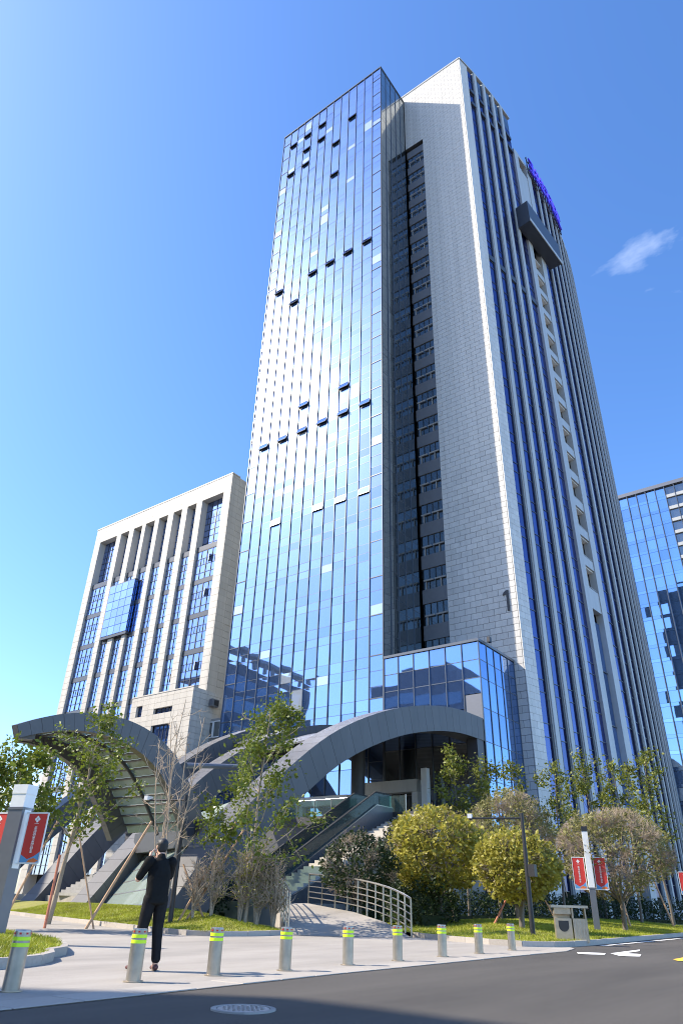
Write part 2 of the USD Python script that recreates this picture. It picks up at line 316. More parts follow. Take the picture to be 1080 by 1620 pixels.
def lawn(name, P, h, w, step, label):
    x0, y0, x1, y1 = P.bounds; Q = P.buffer(-0.13)
    gx, gy = np.meshgrid(np.arange(x0, x1, step), np.arange(y0, y1, step)); g = np.column_stack([gx.ravel(), gy.ravel()]) + rng.uniform(-.3, .3, (gx.size, 2))*step
    g = g[shapely.contains_xy(Q.buffer(-0.1), g[:, 0], g[:, 1])]
    e = np.array([Q.exterior.interpolate(d).coords[0] for d in np.arange(0, Q.exterior.length, min(step, .6))])
    p = np.vstack([e, g]); from scipy.spatial import Delaunay
    T = Delaunay(p).simplices; c = p[T].mean(1); T = T[shapely.contains_xy(Q, c[:, 0], c[:, 1])]
    a = np.cross(p[T[:, 1]]-p[T[:, 0]], p[T[:, 2]]-p[T[:, 0]]); T[a < 0] = T[a < 0][:, ::-1]
    d = shapely.distance(P.exterior, shapely.points(p)); z = 0.11 + h*smooth01(d/w) + 0.03*(meshkit.fbm(np.column_stack([p*0.8, np.zeros(len(p))]), 3)-.5)*np.minimum(d, 1)
    o = struct(name, MB().add(np.column_stack([p, z]), T), 'lawn_soil', True)
    return o
lawn('lawn', LAWN_L, 0.40, 3.2, 0.5, ''); lawn('lawn', LAWN_R, 0.34, 7.0, 0.6, ''); lawn('lawn', ISLAND, 0.06, 1.5, 0.4, '')
def blades(name, P, box, n, label, hh=(.03, .075)):
    x0, y0, x1, y1 = box; g = rng.uniform((x0, y0), (x1, y1), (n*3, 2)); g = g[shapely.contains_xy(P.buffer(-.12), g[:, 0], g[:, 1])][:n]
    d = shapely.distance(P.exterior, shapely.points(g)); h, w = {id(LAWN_L): (.40, 3.2), id(LAWN_R): (.34, 7.0), id(ISLAND): (.06, 1.5)}[id(P)]
    z = 0.105 + h*smooth01(d/w); m = len(g); a = rng.uniform(0, 6.28, m); L = rng.uniform(*hh, m)*(0.6+0.9*meshkit.fbm(np.column_stack([g*0.7, np.zeros(m)]), 3))
    b = np.column_stack([g, z]); t = np.column_stack([np.cos(a), np.sin(a), np.zeros(m)]); lean = rng.normal(0, .6, (m, 2))
    v = np.stack([b-t*.012, b+t*.012, b+np.column_stack([lean*L[:, None], L])], 1).reshape(-1, 3)
    o = obj(name, MB().add(v, np.arange(3*m).reshape(-1, 3)), 'grass_blade'); tag(o, label, 'grass', None, 'stuff')
blades('grass', LAWN_L, (-38, 15, -16, 26), 70000, 'short yellow green grass on the mounded lawn before the slanting ribs')
blades('grass', LAWN_R, (-21, 20, -8, 50), 90000, 'short yellow green grass on the right lawn under the ball shaped trees')
blades('grass', ISLAND, (-20, 5, -10, 12), 30000, 'grass on the small kerbed island at the left edge')
def kerb(label, pts, step, side=1, limit=300):
    k = thing('kerb', label, 'kerb')
    pieces(stones(pts, step, 0.15, -0.05, 0.125, 0.010, side), 'kerb_stone', 'kerb_stones', 'kerb_stone', k, limit)
kerb('pale stone kerb along the front of the lawn with the leafy young trees', [(-60, 31), (-45, 25), (-37.4, 22.1), (-30, 19.6), (-24, 17.7), (-20, 16.45), (-17.6, 15.75), (-16.7, 15.95), (-16.25, 16.7), (-16.2, 17.6), (-16.4, 19.3)], 1.0)
kerb('pale stone kerb round the right lawn, turning the corner at the road by the metal bins', [(-13.95, 22.75), (-13.3, 22.25), (-11.2, 21.3), (-10.2, 20.95), (-9.35, 20.95), (-8.75, 21.5), (-8.5, 22.6), (-8.5, 24), (-8.8, 30), (-9.2, 37.3), (-10, 58)], 1.0)
kerb('rounded stone kerb of the small grass island at the left edge', [(x, y) for x, y in list(ISLAND.exterior.coords)][::-1], 0.7, 1 if not ISLAND.exterior.is_ccw else 1)
# ramp up to the entrance platform
RL = [(-16.1, 19.0, 0.0)] + [tuple([*at_range(x, 1450, r)[:2], z]) for x, r, z in ((447, 27, .38), (438, 31, .66), (430, 34.5, .85))]; RR = [(-13.6, 22.1, 0.0), (-15.3, 23.2, .36), (-17.3, 24.1, .62), (-20.9, 25.8, .85)]
mb = MB()
for i in range(3):
    mb.quad(RL[i], RR[i], RR[i+1], RL[i+1])
    for S, fl in ((RL, 0), (RR, 1)):
        a, b = S[i], S[i+1]; q = [(a[0], a[1], -.05), (b[0], b[1], -.05), b, a]; mb.quad(*(q if fl else q[::-1]))
struct('ramp', mb, 'paving')
struct('platform', MB().poly(Polygon([(-20.9, 25.8), (RL[3][0], RL[3][1]), (-27.5, 27.2), (-56, 31), (-56, 50), (-23.2, 50), (-23.2, 29)]), -.05, .846), 'paving')
# painted marks
def flat(name, label, polys, m, z=-0.004, cat='road marking', group=None):
    mm = MB()
    for P in polys:
        v, f = trimesh.creation.triangulate_polygon(Polygon(P), engine='earcut'); mm.add(np.column_stack([v, np.full(len(v), z)]), f)
    return tag(obj(name, mm, m), label, cat, group)
def gpts(L): return [tuple(ground_at(x, y, 0)[:2]) for x, y in L]
flat('arrow_marking', 'worn white arrow painted on the asphalt near the lawn corner', [gpts([(912, 1506.5), (958, 1508.2), (956, 1510.8), (914, 1509.4)]), gpts([(965, 1508.5), (1012, 1502.5), (1011, 1505), (988, 1508.3), (1014, 1509.8), (1012, 1513.5), (980, 1512.6)])], 'road_paint')
flat('edge_line', 'thin white line painted on the road beside the right kerb', [[(-8.25, 24), (-8.12, 24), (-8.75, 42), (-10.2, 110), (-10.35, 110), (-8.9, 42)]], 'road_paint')
flat('yellow_marking', 'short yellow line painted on the road at the right edge', [gpts([(1064, 1518), (1080, 1515), (1100, 1514), (1100, 1521), (1072, 1520.5)])], 'yellow_paint')
c = ground_at(385, 1596, 0); mh = thing('manhole_cover', 'round pale iron manhole cover in the dark road in the foreground', 'manhole cover', (c[0], c[1], 0))
obj('cover', MB().lathe([(0.0, 0.0), (0.255, 0.0), (0.26, -0.012)], 40, (0, 0, 0.0)), 'manhole_iron', mh)
obj('ring', MB().lathe([(0.266, -0.012), (0.266, 0.002), (0.318, 0.002), (0.32, -0.012)], 40), 'concrete', mh)
mb = MB()
for i in range(-3, 4):
    for j in range(-3, 4):
        if i*i+j*j < 11: mb.box((i*.064-.019, j*.064-.009, 0.0005), (i*.064+.019, j*.064+.009, 0.006))
obj('stud_pattern', mb, 'manhole_iron', mh, kind='stuff')

# ------------------------------------------------------------------ main tower
YG, YS, XL, XC, XB, XS, ZT = 50.4, 57.3, -53.4, -33.35, -23.98, -23.0, 117.0
FL = 3.9
def zf(n): return 6.0 + FL*n
ARC_C, ARC_R = np.array([-124.0, 81.0]), 103.8
S0 = -math.asin((81-57.3)/ARC_R)
def arc(s, out=0.0, z=0.0):
    """point on the curved right facade at s metres from the stone corner"""
    a = S0 + s/ARC_R; return np.array([ARC_C[0]+(ARC_R+out)*math.cos(a), ARC_C[1]+(ARC_R+out)*math.sin(a), z])
def arc_axes(s):
    a = S0 + s/ARC_R; n = np.array([math.cos(a), math.sin(a), 0]); return np.array([-n[1], n[0], 0]), n
def arc_box(s0, s1, o0, o1, z0, z1, mb=None):
    mb = mb or MB(); a, b, c, d = arc(s0, o1), arc(s0, o0), arc(s1, o0), arc(s1, o1)
    q = [a, d, c, b]; return mb.hexa([(p[0], p[1], z0) for p in q], [(p[0], p[1], z1) for p in q])
tower = thing('office_tower', 'tallest building, blue glass slab joined to a stone slab with a curved finned side', 'office tower')
# inner body behind the skins
mb = MB(); mb.box((XL+.12, YG+.14, 0), (XC-.12, YS+.3, ZT-.3)); mb.box((XL+.12, YS+.3, 0), (XC-3, 75, ZT-.3)); mb.box((XC, YG+.14, 0), (XB-.12, YS-.1, 19.7))
arc_pts = lambda o, s0, s1, n: [tuple(arc(s0+(s1-s0)*i/n, o)[:2]) for i in range(n+1)]
main_plan = Polygon([(XL+.3, 60.2), (-23.7, 60.2)] + arc_pts(-0.75, 3.2, 46, 30) + [(-24.5, 105), (XL+.3, 105)])
mb.poly(main_plan, 0, 109.4)
end_plan = Polygon([(XL+6, 60.21), (-23.7, 60.21)] + arc_pts(-0.76, 3.2, 13.9, 10) + [(XL+6, 71.4)])
mb.poly(end_plan, 109.39, 118.7)
mb.box((-30.2, YS+.09, 0), (XS-.05, 60.2, 118.7)); mb.box((XL+6, YS+.09, 104), (-30.2, 60.2, 118.7))
obj('body', mb, 'core_dark', tower)
# glass slab front: 13 columns, three panes to a storey
def pane(a, b, c, d, t=0.5, jit=0.006):
    """one pane as a thin slab, its corners pushed in or out a little as real panes are"""
    a, b, c, d = [np.asarray(x, float) for x in (a, b, c, d)]; n = np.cross(b-a, d-a); n /= np.linalg.norm(n)
    j = rng.normal(0, jit, 3); a = a+n*j[0]; b = b+n*j[1]; c = c+n*(j[1]+j[2]-j[0]); d = d+n*j[2]
    return MB().add([a, b, c, d, a-n*.03, b-n*.03, c-n*.03, d-n*.03], [[0, 1, 2], [0, 2, 3], [4, 6, 5], [4, 7, 6], [0, 4, 5], [0, 5, 1], [1, 5, 6], [1, 6, 2], [2, 6, 7], [2, 7, 3], [3, 7, 4], [3, 4, 0]])
CW = (XC-XL)/13
OPEN = [(1, 27), (3, 27), (5, 27), (5, 26), (3, 26), (3, 25), (1, 25), (7, 25), (7, 23), (9, 26), (11, 18), (9, 18), (7, 18), (5, 18), (1, 18), (3, 17), (9, 12), (5, 12), (11, 11), (9, 11), (7, 11), (5, 11), (3, 11), (1, 11), (11, 8), (9, 8), (7, 8), (3, 8)]
items = []; trans = MB()
for c in range(13):
    x0, x1 = XL+c*CW+.035, XL+(c+1)*CW-.035
    cuts = []
    for n in range(0, 29):
        for fr in ((.25, .47, .73) if 0 < c < 12 else (.73, .0, .36)): cuts.append(zf(n+fr))
    cuts = sorted(set([6.0] + [z for z in cuts if z < ZT-.6] + [ZT-.12]))
    for z0, z1 in zip(cuts[:-1], cuts[1:]):
        nrow = int((z0-6+.01)//FL); fr = (z0-6)/FL-nrow
        if (c, nrow) in OPEN and abs(fr-.25) < .03: 
            trans.box((x0, YG-.015, z1-.02), (x1, YG+.05, z1+.02)); continue
        items.append((pane((x0, YG, z0+.02), (x1, YG, z0+.02), (x1, YG, z1-.02), (x0, YG, z1-.02)), near((x0, YG, z0))*((z1-z0) > .5), 'blind_glass' if rng.random() < .035 and z0 > 12 else None))
    for z in cuts[1:-1]:
        strong = c in (0, 12) and abs(((z-6)/FL) % 1 - .73) < .02
        trans.box((x0, YG-(.05 if strong else .008), z-(.05 if strong else .02)), (x1, YG+.05, z+(.05 if strong else .02)))
pieces(items, 'glass_pane', 'glass_panes', 'tower_glass', tower)
obj('transoms', trans, 'mullion_metal', tower, kind='stuff')
for c in range(14):
    x = XL+c*CW; obj('mullion', MB().box((x-.035, YG-.10, 6), (x+.035, YG+.06, ZT-.1)), 'mullion_metal', tower)
for c, n in OPEN:                                                         # awning windows hinged at the top, standing open
    x0, x1, z1, z0 = XL+c*CW+.05, XL+(c+1)*CW-.05, zf(n+.47)-.03, zf(n+.25)
    t = math.radians(20 if n > 8 else 8.5); L = z1-z0; a = np.array([0, -math.sin(t), -math.cos(t)]); nn = np.array([0, -math.cos(t), math.sin(t)])
    w = obj('open_window', MB().obox(np.array([(x0+x1)/2, YG-.02, z1])+a*L/2, ((1, 0, 0), a, nn), ((x1-x0)/2-.05, L/2-.05, .012)), 'tower_glass', tower)
    fm = MB()
    for sx in (-1, 1): fm.obox(np.array([(x0+x1)/2+sx*((x1-x0)/2-.03), YG-.02, z1])+a*L/2, ((1, 0, 0), a, nn), (.03, L/2, .03))
    for k in (.03, L-.03): fm.obox(np.array([(x0+x1)/2, YG-.02, z1])+a*k, ((1, 0, 0), a, nn), ((x1-x0)/2-.06, .03, .03))
    obj('sash', fm, 'lamp_grey', w)
    obj('reveal', MB().box((x0, YG+.10, z0), (x1, YG+.13, z1)), 'core_dark', w)
# right flank of the glass slab
items = []; g = MB(); SW = (YS-YG)/5
for c in range(5):
    y0, y1 = YG+c*SW+.03, YG+(c+1)*SW-.03
    for n in range(3, 29):
        for f0, f1 in ((0, .28), (.28, 1)):
            z0, z1 = zf(n+f0)+.02, min(zf(n+f1)-.02, ZT-.12)
            if z1-z0 < .3: continue
            items.append((pane((XC, y0, z0), (XC, y1, z0), (XC, y1, z1), (XC, y0, z1), jit=.002), near((XC, y0, z0))))
            g.box((XC-.05, y0, z0-.04), (XC+.012, y1, z0))
pieces(items, 'side_pane', 'side_panes', 'side_glass', tower, 130)
obj('side_transoms', g, 'mullion_metal', tower, kind='stuff')
for c in range(6):
    y = YG+c*SW; obj('side_mullion', MB().box((XC-.04, y-.03+(.06 if c == 0 else 0), 18), (XC+.07, y+.03-(.06 if c == 5 else 0)+(.02 if c == 0 else 0), ZT-.1)), 'mullion_metal', tower)
mb = MB(); mb.box((XL-.08, YG-.12, ZT-.12), (XC+.09, YG+.06, ZT+.1)); mb.box((XC-.06, YG+.06, ZT-.12), (XC+.09, YS-.02, ZT+.1)); mb.box((XL-.08, YG+.06, ZT-.12), (XL+.06, YS, ZT+.1))
obj('roof_coping', mb, 'mullion_metal', tower)
mb = MB(); mb.box((XL-.02, YG+.06, 6), (XL+.04, 75, ZT-.2)); obj('left_flank', mb, 'side_glass', tower)
# stone slab: running-bond granite slabs
def tiles(o, u, v, w, h, tw, th, bond=0.5, gap=.034, depth=.05, proud=.006, skip=None):
    o, u, v = (np.asarray(x, float) for x in (o, u, v)); n = np.cross(u, v); out = []; r = 0; z = 0.0
    while z < h-.02:
        hh = min(th, h-z); x = -tw*(bond*(r % 2))
        while x < w-.02:
            a, b = max(x, 0), min(x+tw, w)
            if b-a > .05 and not (skip and skip((a+b)/2, z+hh/2)):
                d = depth+rng.uniform(-proud, proud); p = o+u*(a+gap/2)+v*(z+gap/2); U = u*(b-a-gap); V = v*(hh-gap)
                m = MB().hexa([p, p+U, p+U+V, p+V], [q+n*d for q in (p, p+U, p+U+V, p+V)]); out.append((m, near(p)))
            x += tw
        z += th; r += 1
    return out
its = tiles((-30.2, YS+.05, 0), (1, 0, 0), (0, 0, 1), XS+30.2-.05, 104, 1.2, 0.62)
its += tiles((XL+6, YS+.05, 104), (1, 0, 0), (0, 0, 1), XS-XL-6-.05, 14.6, 1.2, 0.62)
obj('stone_backing', MB().box((-30.19, YS+.03, 0), (XS-.02, YS+.085, 104)).box((XL+6, YS+.03, 104), (XS-.02, YS+.085, 118.6)), 'joint', tower)
vis = [(m, s*(1 if m.v[0][0][2] > 14 else .01)) for m, s in its]
pieces(vis, 'stone_slab', 'stone_slabs', 'granite', tower)
# corner pilaster on the curved side
its = []
for r in range(int(118.6/.62)):
    z = r*.62; s = 0.0
    for wd in ((.9, .9) if r % 2 else (.45, .9, .45)):
        m = MB(); arc_box(s+.008, s+wd-.008, -.4, rng.uniform(-.004, .004), z+.009, z+.611, m); its.append((m, near(arc(s, 0, z))*(1 if z > 8 else .01))); s += wd
pieces(its, 'pilaster_slab', 'pilaster_slabs', 'granite', tower, 240)
obj('pilaster_backing', arc_box(.02, 1.79, -.8, -.02, 0, 118.6), 'joint', tower)
mb = MB(); mb.box((XL+5.9, YS-.08, 118.6), (XS-.06, YS+.4, 118.95)); 
for i in range(14): arc_box(-.0+i, 1.0+i if i < 13 else 13.9, -.5, .1, 118.6, 118.95, mb)
obj('parapet_coping', mb, 'fin_metal', tower)
# shaded slot with storey-high windows between the two slabs
for n in range(3, 25):
    z = zf(n)-.1; y = YS+.4
    obj('slot_spandrel', MB().box((XC+.1, y-.12, z+2.3), (-30.28, y+.1, z+3.85)), 'slot_panel', tower)
    wpan = obj('slot_window', MB().box((XC+.1, y, z), (-30.28, y+.05, z+2.3)), 'dark_glass', tower)
    fr = MB(); fr.box((XC+.35, y-.22, z+.86), (-31.9, y-.1, z+1.02)); fr.box((-31.7, y-.22, z+.86), (-30.4, y-.1, z+1.02))
    for x in (-32.75, -31.0): fr.box((x-.05, y-.16, z-.05), (x+.05, y-.06, z+.85))
    obj('window_bar', fr, 'concrete', wpan)
obj('slot_jamb', MB().box((-30.27, YS+.1, 12), (-30.2, YS+1.6, 104)), 'granite', tower)
obj('slot_soffit', MB().box((XC+.02, YS+.1, 103.9), (-30.2, YS+1.6, 103.99)), 'spandrel_dark', tower)
# curved finned side
FINS = [(3.1, 4.1), (5.55, 6.5), (7.95, 8.95), (10.4, 11.45)]
LATER = [(21.5+2.85*i, 22.4+2.85*i) for i in range(9)]
zt_of = lambda s: 118.4 if s < 13.6 else 109.2
for a, b in FINS + LATER:
    w_ = (b-a)*.14
    obj('fin', arc_box(a+w_+.05, b-w_-.05, -.3, .16, 0, zt_of(a), arc_box(a+.05, a+w_+.04, -.3, .06, 0, zt_of(a), arc_box(b-w_-.04, b-.05, -.3, .06, 0, zt_of(a)))), 'fin_metal', tower)
for a, b in ((13.35, 14.65), (17.35, 18.95)): obj('bay_frame', arc_box(a, b, -.6, .2, 0, 109.6), 'fin_metal', tower)
bays = [(1.8, 3.1), (4.1, 5.55), (6.5, 7.95), (8.95, 10.4), (11.45, 13.35), (18.95, 21.5)] + [(LATER[i][1], LATER[i+1][0]) for i in range(8)] + [(LATER[-1][1], 46.5)]
items = []; sp = MB()
for a, b in bays:
    top = 29 if a < 13 else 26.4
    n = -1
    while n < top-.2:
        z0, z1 = zf(n), min(zf(n+1), zt_of(a)-.6)
        for f0, f1 in ((0, .3), (.3, 1)):
            q0, q1 = z0+(z1-z0)*f0+.03, z0+(z1-z0)*f1-.03
            P, Q = arc(a-.12, -.13), arc(b+.12, -.13)
            items.append((pane((P[0], P[1], q0), (Q[0], Q[1], q0), (Q[0], Q[1], q1), (P[0], P[1], q1), jit=.003), near(P)*(2 if 2 < n and a < 13 and f0 > 0 else 1)))
            arc_box(a-.1, b+.1, -.2, -.08, q0-.06, q0, sp)
        n += 1
pieces(items, 'strip_pane', 'strip_panes', 'strip_glass', tower)
obj('strip_transoms', sp, 'mullion_metal', tower, kind='stuff')
mb = MB()
for a, b in FINS + LATER: arc_box(b+.05, b+.2, -.12, .0, 0, zt_of(a)-1, mb); arc_box(a-.2, a-.05, -.12, .0, 0, zt_of(a)-1, mb)
obj('reveals', mb, 'frame_dark', tower, kind='stuff'); mb = MB()
for a, b in bays[:5]:
    arc_box(a, b, -.3, .02, 73.6, 74.5, mb)
    for z in (108.2, 111.6): arc_box(a+.2, b-.2, -.35, .15, z, z+.7, mb)
obj('louvre_band', mb, 'frame_dark', tower, kind='stuff')
for a, b in bays[1:5]: obj('top_window', arc_box(a+.05, b-.05, -.4, -.1, 114.2, 117.6), 'dark_glass', tower)
# column of recessed balconies
for n in range(5, 20):
    z = zf(n)+1.3
    if n >= 6: 
        obj('balcony_parapet', arc_box(14.65, 17.35, -.35, .1, z, z+1.15), 'fin_metal', tower)
        obj('balcony_rail', arc_box(14.7, 17.3, -.1, 0.0, z+1.35, z+1.43), 'fin_metal', tower)
        obj('balcony_wall', arc_box(14.66, 17.34, -.74, -.7, z+1.2, z+3.9), 'concrete', tower)
        obj('balcony_ceiling', arc_box(14.66, 17.34, -.7, -.1, z+3.75, z+3.88), 'white_stone', tower)
obj('balcony_lintel', arc_box(14.65, 17.35, -.6, .1, zf(6), zf(6)+1.3), 'fin_metal', tower)
P, Q = arc(14.7, -.4), arc(17.3, -.4)
for k in range(4):
    z = 6+k*5.6; obj('bay_window', pane((P[0], P[1], z+.05), (Q[0], Q[1], z+.05), (Q[0], Q[1], z+5.5), (P[0], P[1], z+5.5)), 'annex_glass', tower)
    obj('bay_window_bar', arc_box(14.7, 17.3, -.42, -.3, z-.06, z+.05), 'mullion_metal', tower)
obj('bay_pier', arc_box(14.65, 17.35, -.6, .12, 89.5, 106), 'fin_metal', tower)
hood = obj('hood', arc_box(10.6, 20.6, .2, 2.1, 87.2, 91.6), 'frame_dark', tower, label='dark projecting box hood above the balcony column')
obj('hood_rim', arc_box(10.55, 20.65, 2.1, 2.2, 87.1, 87.7), 'fin_metal', hood)
# roof of the long part
mb = MB()
for i in range(12): arc_box(13.95+i*2.7, 13.95+(i+1)*2.7, -.6, .14, 109.2, 110.0, mb)
obj('roof_coping', mb, 'fin_metal', tower)
# lower glass box beside the slab
bw = (XB-XC)/6; items = []
for c in range(6):
    x0, x1 = XC+c*bw+.03, XC+(c+1)*bw-.03
    for z0, z1 in ((6, 9.2), (9.25, 12.0), (12.05, 14.6), (14.65, 17.0), (17.05, 18.5), (18.55, 20.0)):
        if c == 5 and z0 > 13.5 and z0 < 16: items.append((MB().box((x0, YG-.02, 13.7), (x1, YG+.05, 15.7)), 1.0, 'lamp_grey')); items.append((pane((x0, YG, 15.76), (x1, YG, 15.76), (x1, YG, 17.0), (x0, YG, 17.0)), 1.0, 'annex_glass')); continue
        if c == 5 and 16 > z0 > 11: continue
        items.append((pane((x0, YG, z0), (x1, YG, z0), (x1, YG, z1), (x0, YG, z1)), 1.0, 'annex_glass' if z0 > 12.01 else 'side_glass'))
for z0, z1 in ((6, 9.2), (9.25, 12.0), (12.05, 14.6), (14.65, 17.0), (17.05, 18.5), (18.55, 20.0)):
    for c in range(5):
        y0, y1 = YG+c*SW+.03, YG+(c+1)*SW-.03; items.append((pane((XB, y0, z0), (XB, y1, z0), (XB, y1, z1), (XB, y0, z1), jit=.003), .9, 'annex_glass'))
pieces(items, 'box_pane', 'box_panes', 'annex_glass', tower)
for c in range(7):
    x = XC+c*bw; obj('box_mullion', MB().box((x-.03, YG-.1, 6), (x+.03, YG+.06, 20.02)) if 0 < c else MB().box((x+.04, YG-.1, 6), (x+.1, YG+.06, 20.02)), 'mullion_metal', tower)
for c in range(1, 6):
    y = YG+c*SW; obj('box_mullion', MB().box((XB-.05, y-.03, 2), (XB+.06, y+.03-(.08 if c == 5 else 0), 20.02)), 'mullion_metal', tower)
mb = MB(); mb.box((XC+.1, YG-.14, 20.03), (XB+.09, YS-.02, 20.25)); obj('box_roof', mb, 'mullion_metal', tower)
g = MB()
for z in (9.22, 12.02, 14.62, 17.02, 18.52):
    if z < 13 or z > 15.7: g.box((XC+.1, YG-.02, z-.03), (XB, YG+.03, z+.03))
    g.box((XB-.04, YG+.06, z-.03), (XB+.015, YS-.03, z+.03))
obj('box_transoms', g, 'mullion_metal', tower, kind='stuff')
obj('box_camera', MB().box((-23.75, YG+1.2, 20.25), (-23.5, YG+1.6, 20.7)), 'black_metal', tower)
# building number on the stone
one = MB(); one.box((-24.0, YS-.1, 24.95), (-23.78, YS-.01, 27.0)); one.hexa([(-24.35, YS-.1, 26.55), (-24.0, YS-.1, 26.62), (-24.0, YS-.01, 26.62), (-24.35, YS-.01, 26.55)], [(-24.28, YS-.1, 26.8), (-24.0, YS-.1, 27.0), (-24.0, YS-.01, 27.0), (-24.28, YS-.01, 26.8)])
obj('number_one', one, 'black_metal', tower, label='dark figure 1 fixed to the stone wall')
# lettered sign along the roof edge, seen almost edge on
sign = thing('roof_sign', 'violet letter sign standing on a rack at the curved roof edge', 'roof sign')
mb = MB()
for s in np.arange(17.5, 32.6, 1.0): arc_box(s-.05, s+.05, .35, .5, 107.6, 111.8, mb); arc_box(s-.05, s+.05, .1, .4, 108.6, 108.72, mb)
for z in (107.8, 109.6, 111.5): arc_box(17.4, 32.6, .3, .4, z, z+.12, mb)
obj('rack', mb, 'frame_dark', sign)
sr = np.random.default_rng(3)
for k in range(7):
    s0 = 17.8+k*2.1; m = MB()
    for zz in sorted(sr.choice([108.2, 108.9, 109.7, 110.5, 111.3], 3, replace=False)): arc_box(s0, s0+1.6, .55, .8, zz, zz+.32, m)
    for ss in sr.choice([0, .45, .9, 1.3], 2, replace=False): arc_box(s0+ss, s0+ss+.3, .56, .79, 108.1, 111.7, m)
    obj('letter', m, 'sign_violet', sign)

# ------------------------------------------------------------------ entrance canopy: four rising ribs and a crossing wing
canopy = thing('entrance_canopy', 'grey metal entrance canopy of sweeping ribs rising from the lawn to the glass tower', 'canopy')
def curve(pts, thick, n, y1=None):
    """points of the top and of the underside (thick metres along the normal)"""
    p = np.asarray(pts, float); t = np.concatenate([[0], np.cumsum(np.linalg.norm(np.diff(p, axis=0), axis=1))])
    fy, fz = PchipInterpolator(t, p[:, 0]), PchipInterpolator(t, p[:, 1]); u = np.linspace(0, t[-1], n+1)
    T = np.column_stack([fy(u), fz(u)]); k = np.array([.25, .5, .25])
    for _ in range(3): T[1:-1] = .25*T[:-2]+.5*T[1:-1]+.25*T[2:]
    d = np.gradient(T, axis=0); d /= np.linalg.norm(d, axis=1, keepdims=True); nn = np.column_stack([d[:, 1], -d[:, 0]])
    th = np.interp(u/t[-1], np.linspace(0, 1, len(np.atleast_1d(thick))), np.atleast_1d(thick))
    return T, T+nn*th[:, None]
def beam(name, parent, x0, x1, T, U, gap, m, core, pieces_name='cladding_panel', panel_mat=None, label=None):
    c = MB(); e = .02
    for i in range(len(T)-1):
        dT = (U[i]-T[i])/np.linalg.norm(U[i]-T[i])*e; dU = (U[i+1]-T[i+1])/np.linalg.norm(U[i+1]-T[i+1])*e
        A, B, C, D = T[i]+dT, T[i+1]+dU, U[i+1]-dU, U[i]-dT
        c.hexa([(x0+e, *D), (x1-e, *D), (x1-e, *C), (x0+e, *C)], [(x0+e, *A), (x1-e, *A), (x1-e, *B), (x0+e, *B)])
    b = obj(name, c, core, parent, label=label)
    for i in range(len(T)-1):
        d = (T[i+1]-T[i])/np.linalg.norm(T[i+1]-T[i])*gap/2; A, B, C, D = T[i]+d, T[i+1]-d, U[i+1]-d, U[i]+d
        j = rng.uniform(-.004, .004)
        obj(pieces_name, MB().hexa([(x0-j, *D), (x1+j, *D), (x1+j, *C), (x0-j, *C)], [(x0-j, *A), (x1+j, *A), (x1+j, *B), (x0-j, *B)]), m, b)
    return b
RIBS = [(-24.0, [(20.3, -.3), (22.68, 2.67), (24.7, 4.6), (26.85, 6.2), (28.75, 7.6), (31.07, 9.1), (34.3, 10.6), (36.94, 11.6), (38.84, 12.2), (42, 12.95), (44.5, 13.4), (47, 13.65), (50.25, 13.7)]),
        (-38.0, [(26.3, -.3), (27.5, .9), (29.0, 2.6), (30.9, 4.6), (33.6, 7.3), (36.6, 9.6), (41.9, 12.4), (46.9, 14.1), (50.25, 14.7)]),
        (-46.0, [(28.1, -.3), (29.2, .8), (30.8, 2.9), (34.3, 6.6), (40.0, 10.8), (43.3, 12.9), (50.25, 15.6)]),
        (-57.0, [(29.0, -.3), (31.0, 1.8), (35.3, 6.4), (39.6, 9.9), (44, 12.3), (53.0, 14.8)])]
CURV = []
for x, pts in RIBS:
    T, U = curve(pts, 1.7, 34); CURV.append((x, T, U)); beam('rib', canopy, x-1.5, x, T, U, .018, 'canopy_metal', 'canopy_core')
# solid soffit between the ribs near the building, glazed strip lower down
def between(k, t0, t1, drop):
    (xa, Ta, Ua), (xb, Tb, Ub) = CURV[k], CURV[k+1]; out = []
    n = len(Ta)-1
    for i in range(int(t0*n), int(t1*n)):
        L = lambda T, U, j: T[j]+(U[j]-T[j])*drop
        out.append(((xb, *L(Tb, Ub, i)), (xa-1.5, *L(Ta, Ua, i)), (xa-1.5, *L(Ta, Ua, i+1)), (xb, *L(Tb, Ub, i+1))))
    return out
for k in range(3):
    for a, b, c, d in between(k, (.62, .80, .85)[k], 1, .45):
        lift = np.array([0, 0, .12]); q = [np.array(p) for p in (a, b, c, d)]
        obj('roof_panel', MB().hexa(q, [p+lift for p in q]), 'soffit', canopy)
for k in range(1):
    for a, b, c, d in between(k, .03, .30, .55):
        q = [np.array(p) for p in (a, b, c, d)]; e = (q[3]-q[0])*.02; m1 = (q[0]+q[1])/2; m2 = (q[3]+q[2])/2
        for P in ((q[0]+e, m1+e, m2-e, q[3]-e), (m1+e, q[1]+e, q[2]-e, m2-e)):
            lift = np.array([0, -.02, .02]); obj('glass_panel', MB().hexa(P, [p+lift for p in P]), 'roof_glass', canopy)
        for P0, P1 in ((a, b),): obj('purlin', MB().tube([P0, P1], .05, 6), 'canopy_metal', canopy)
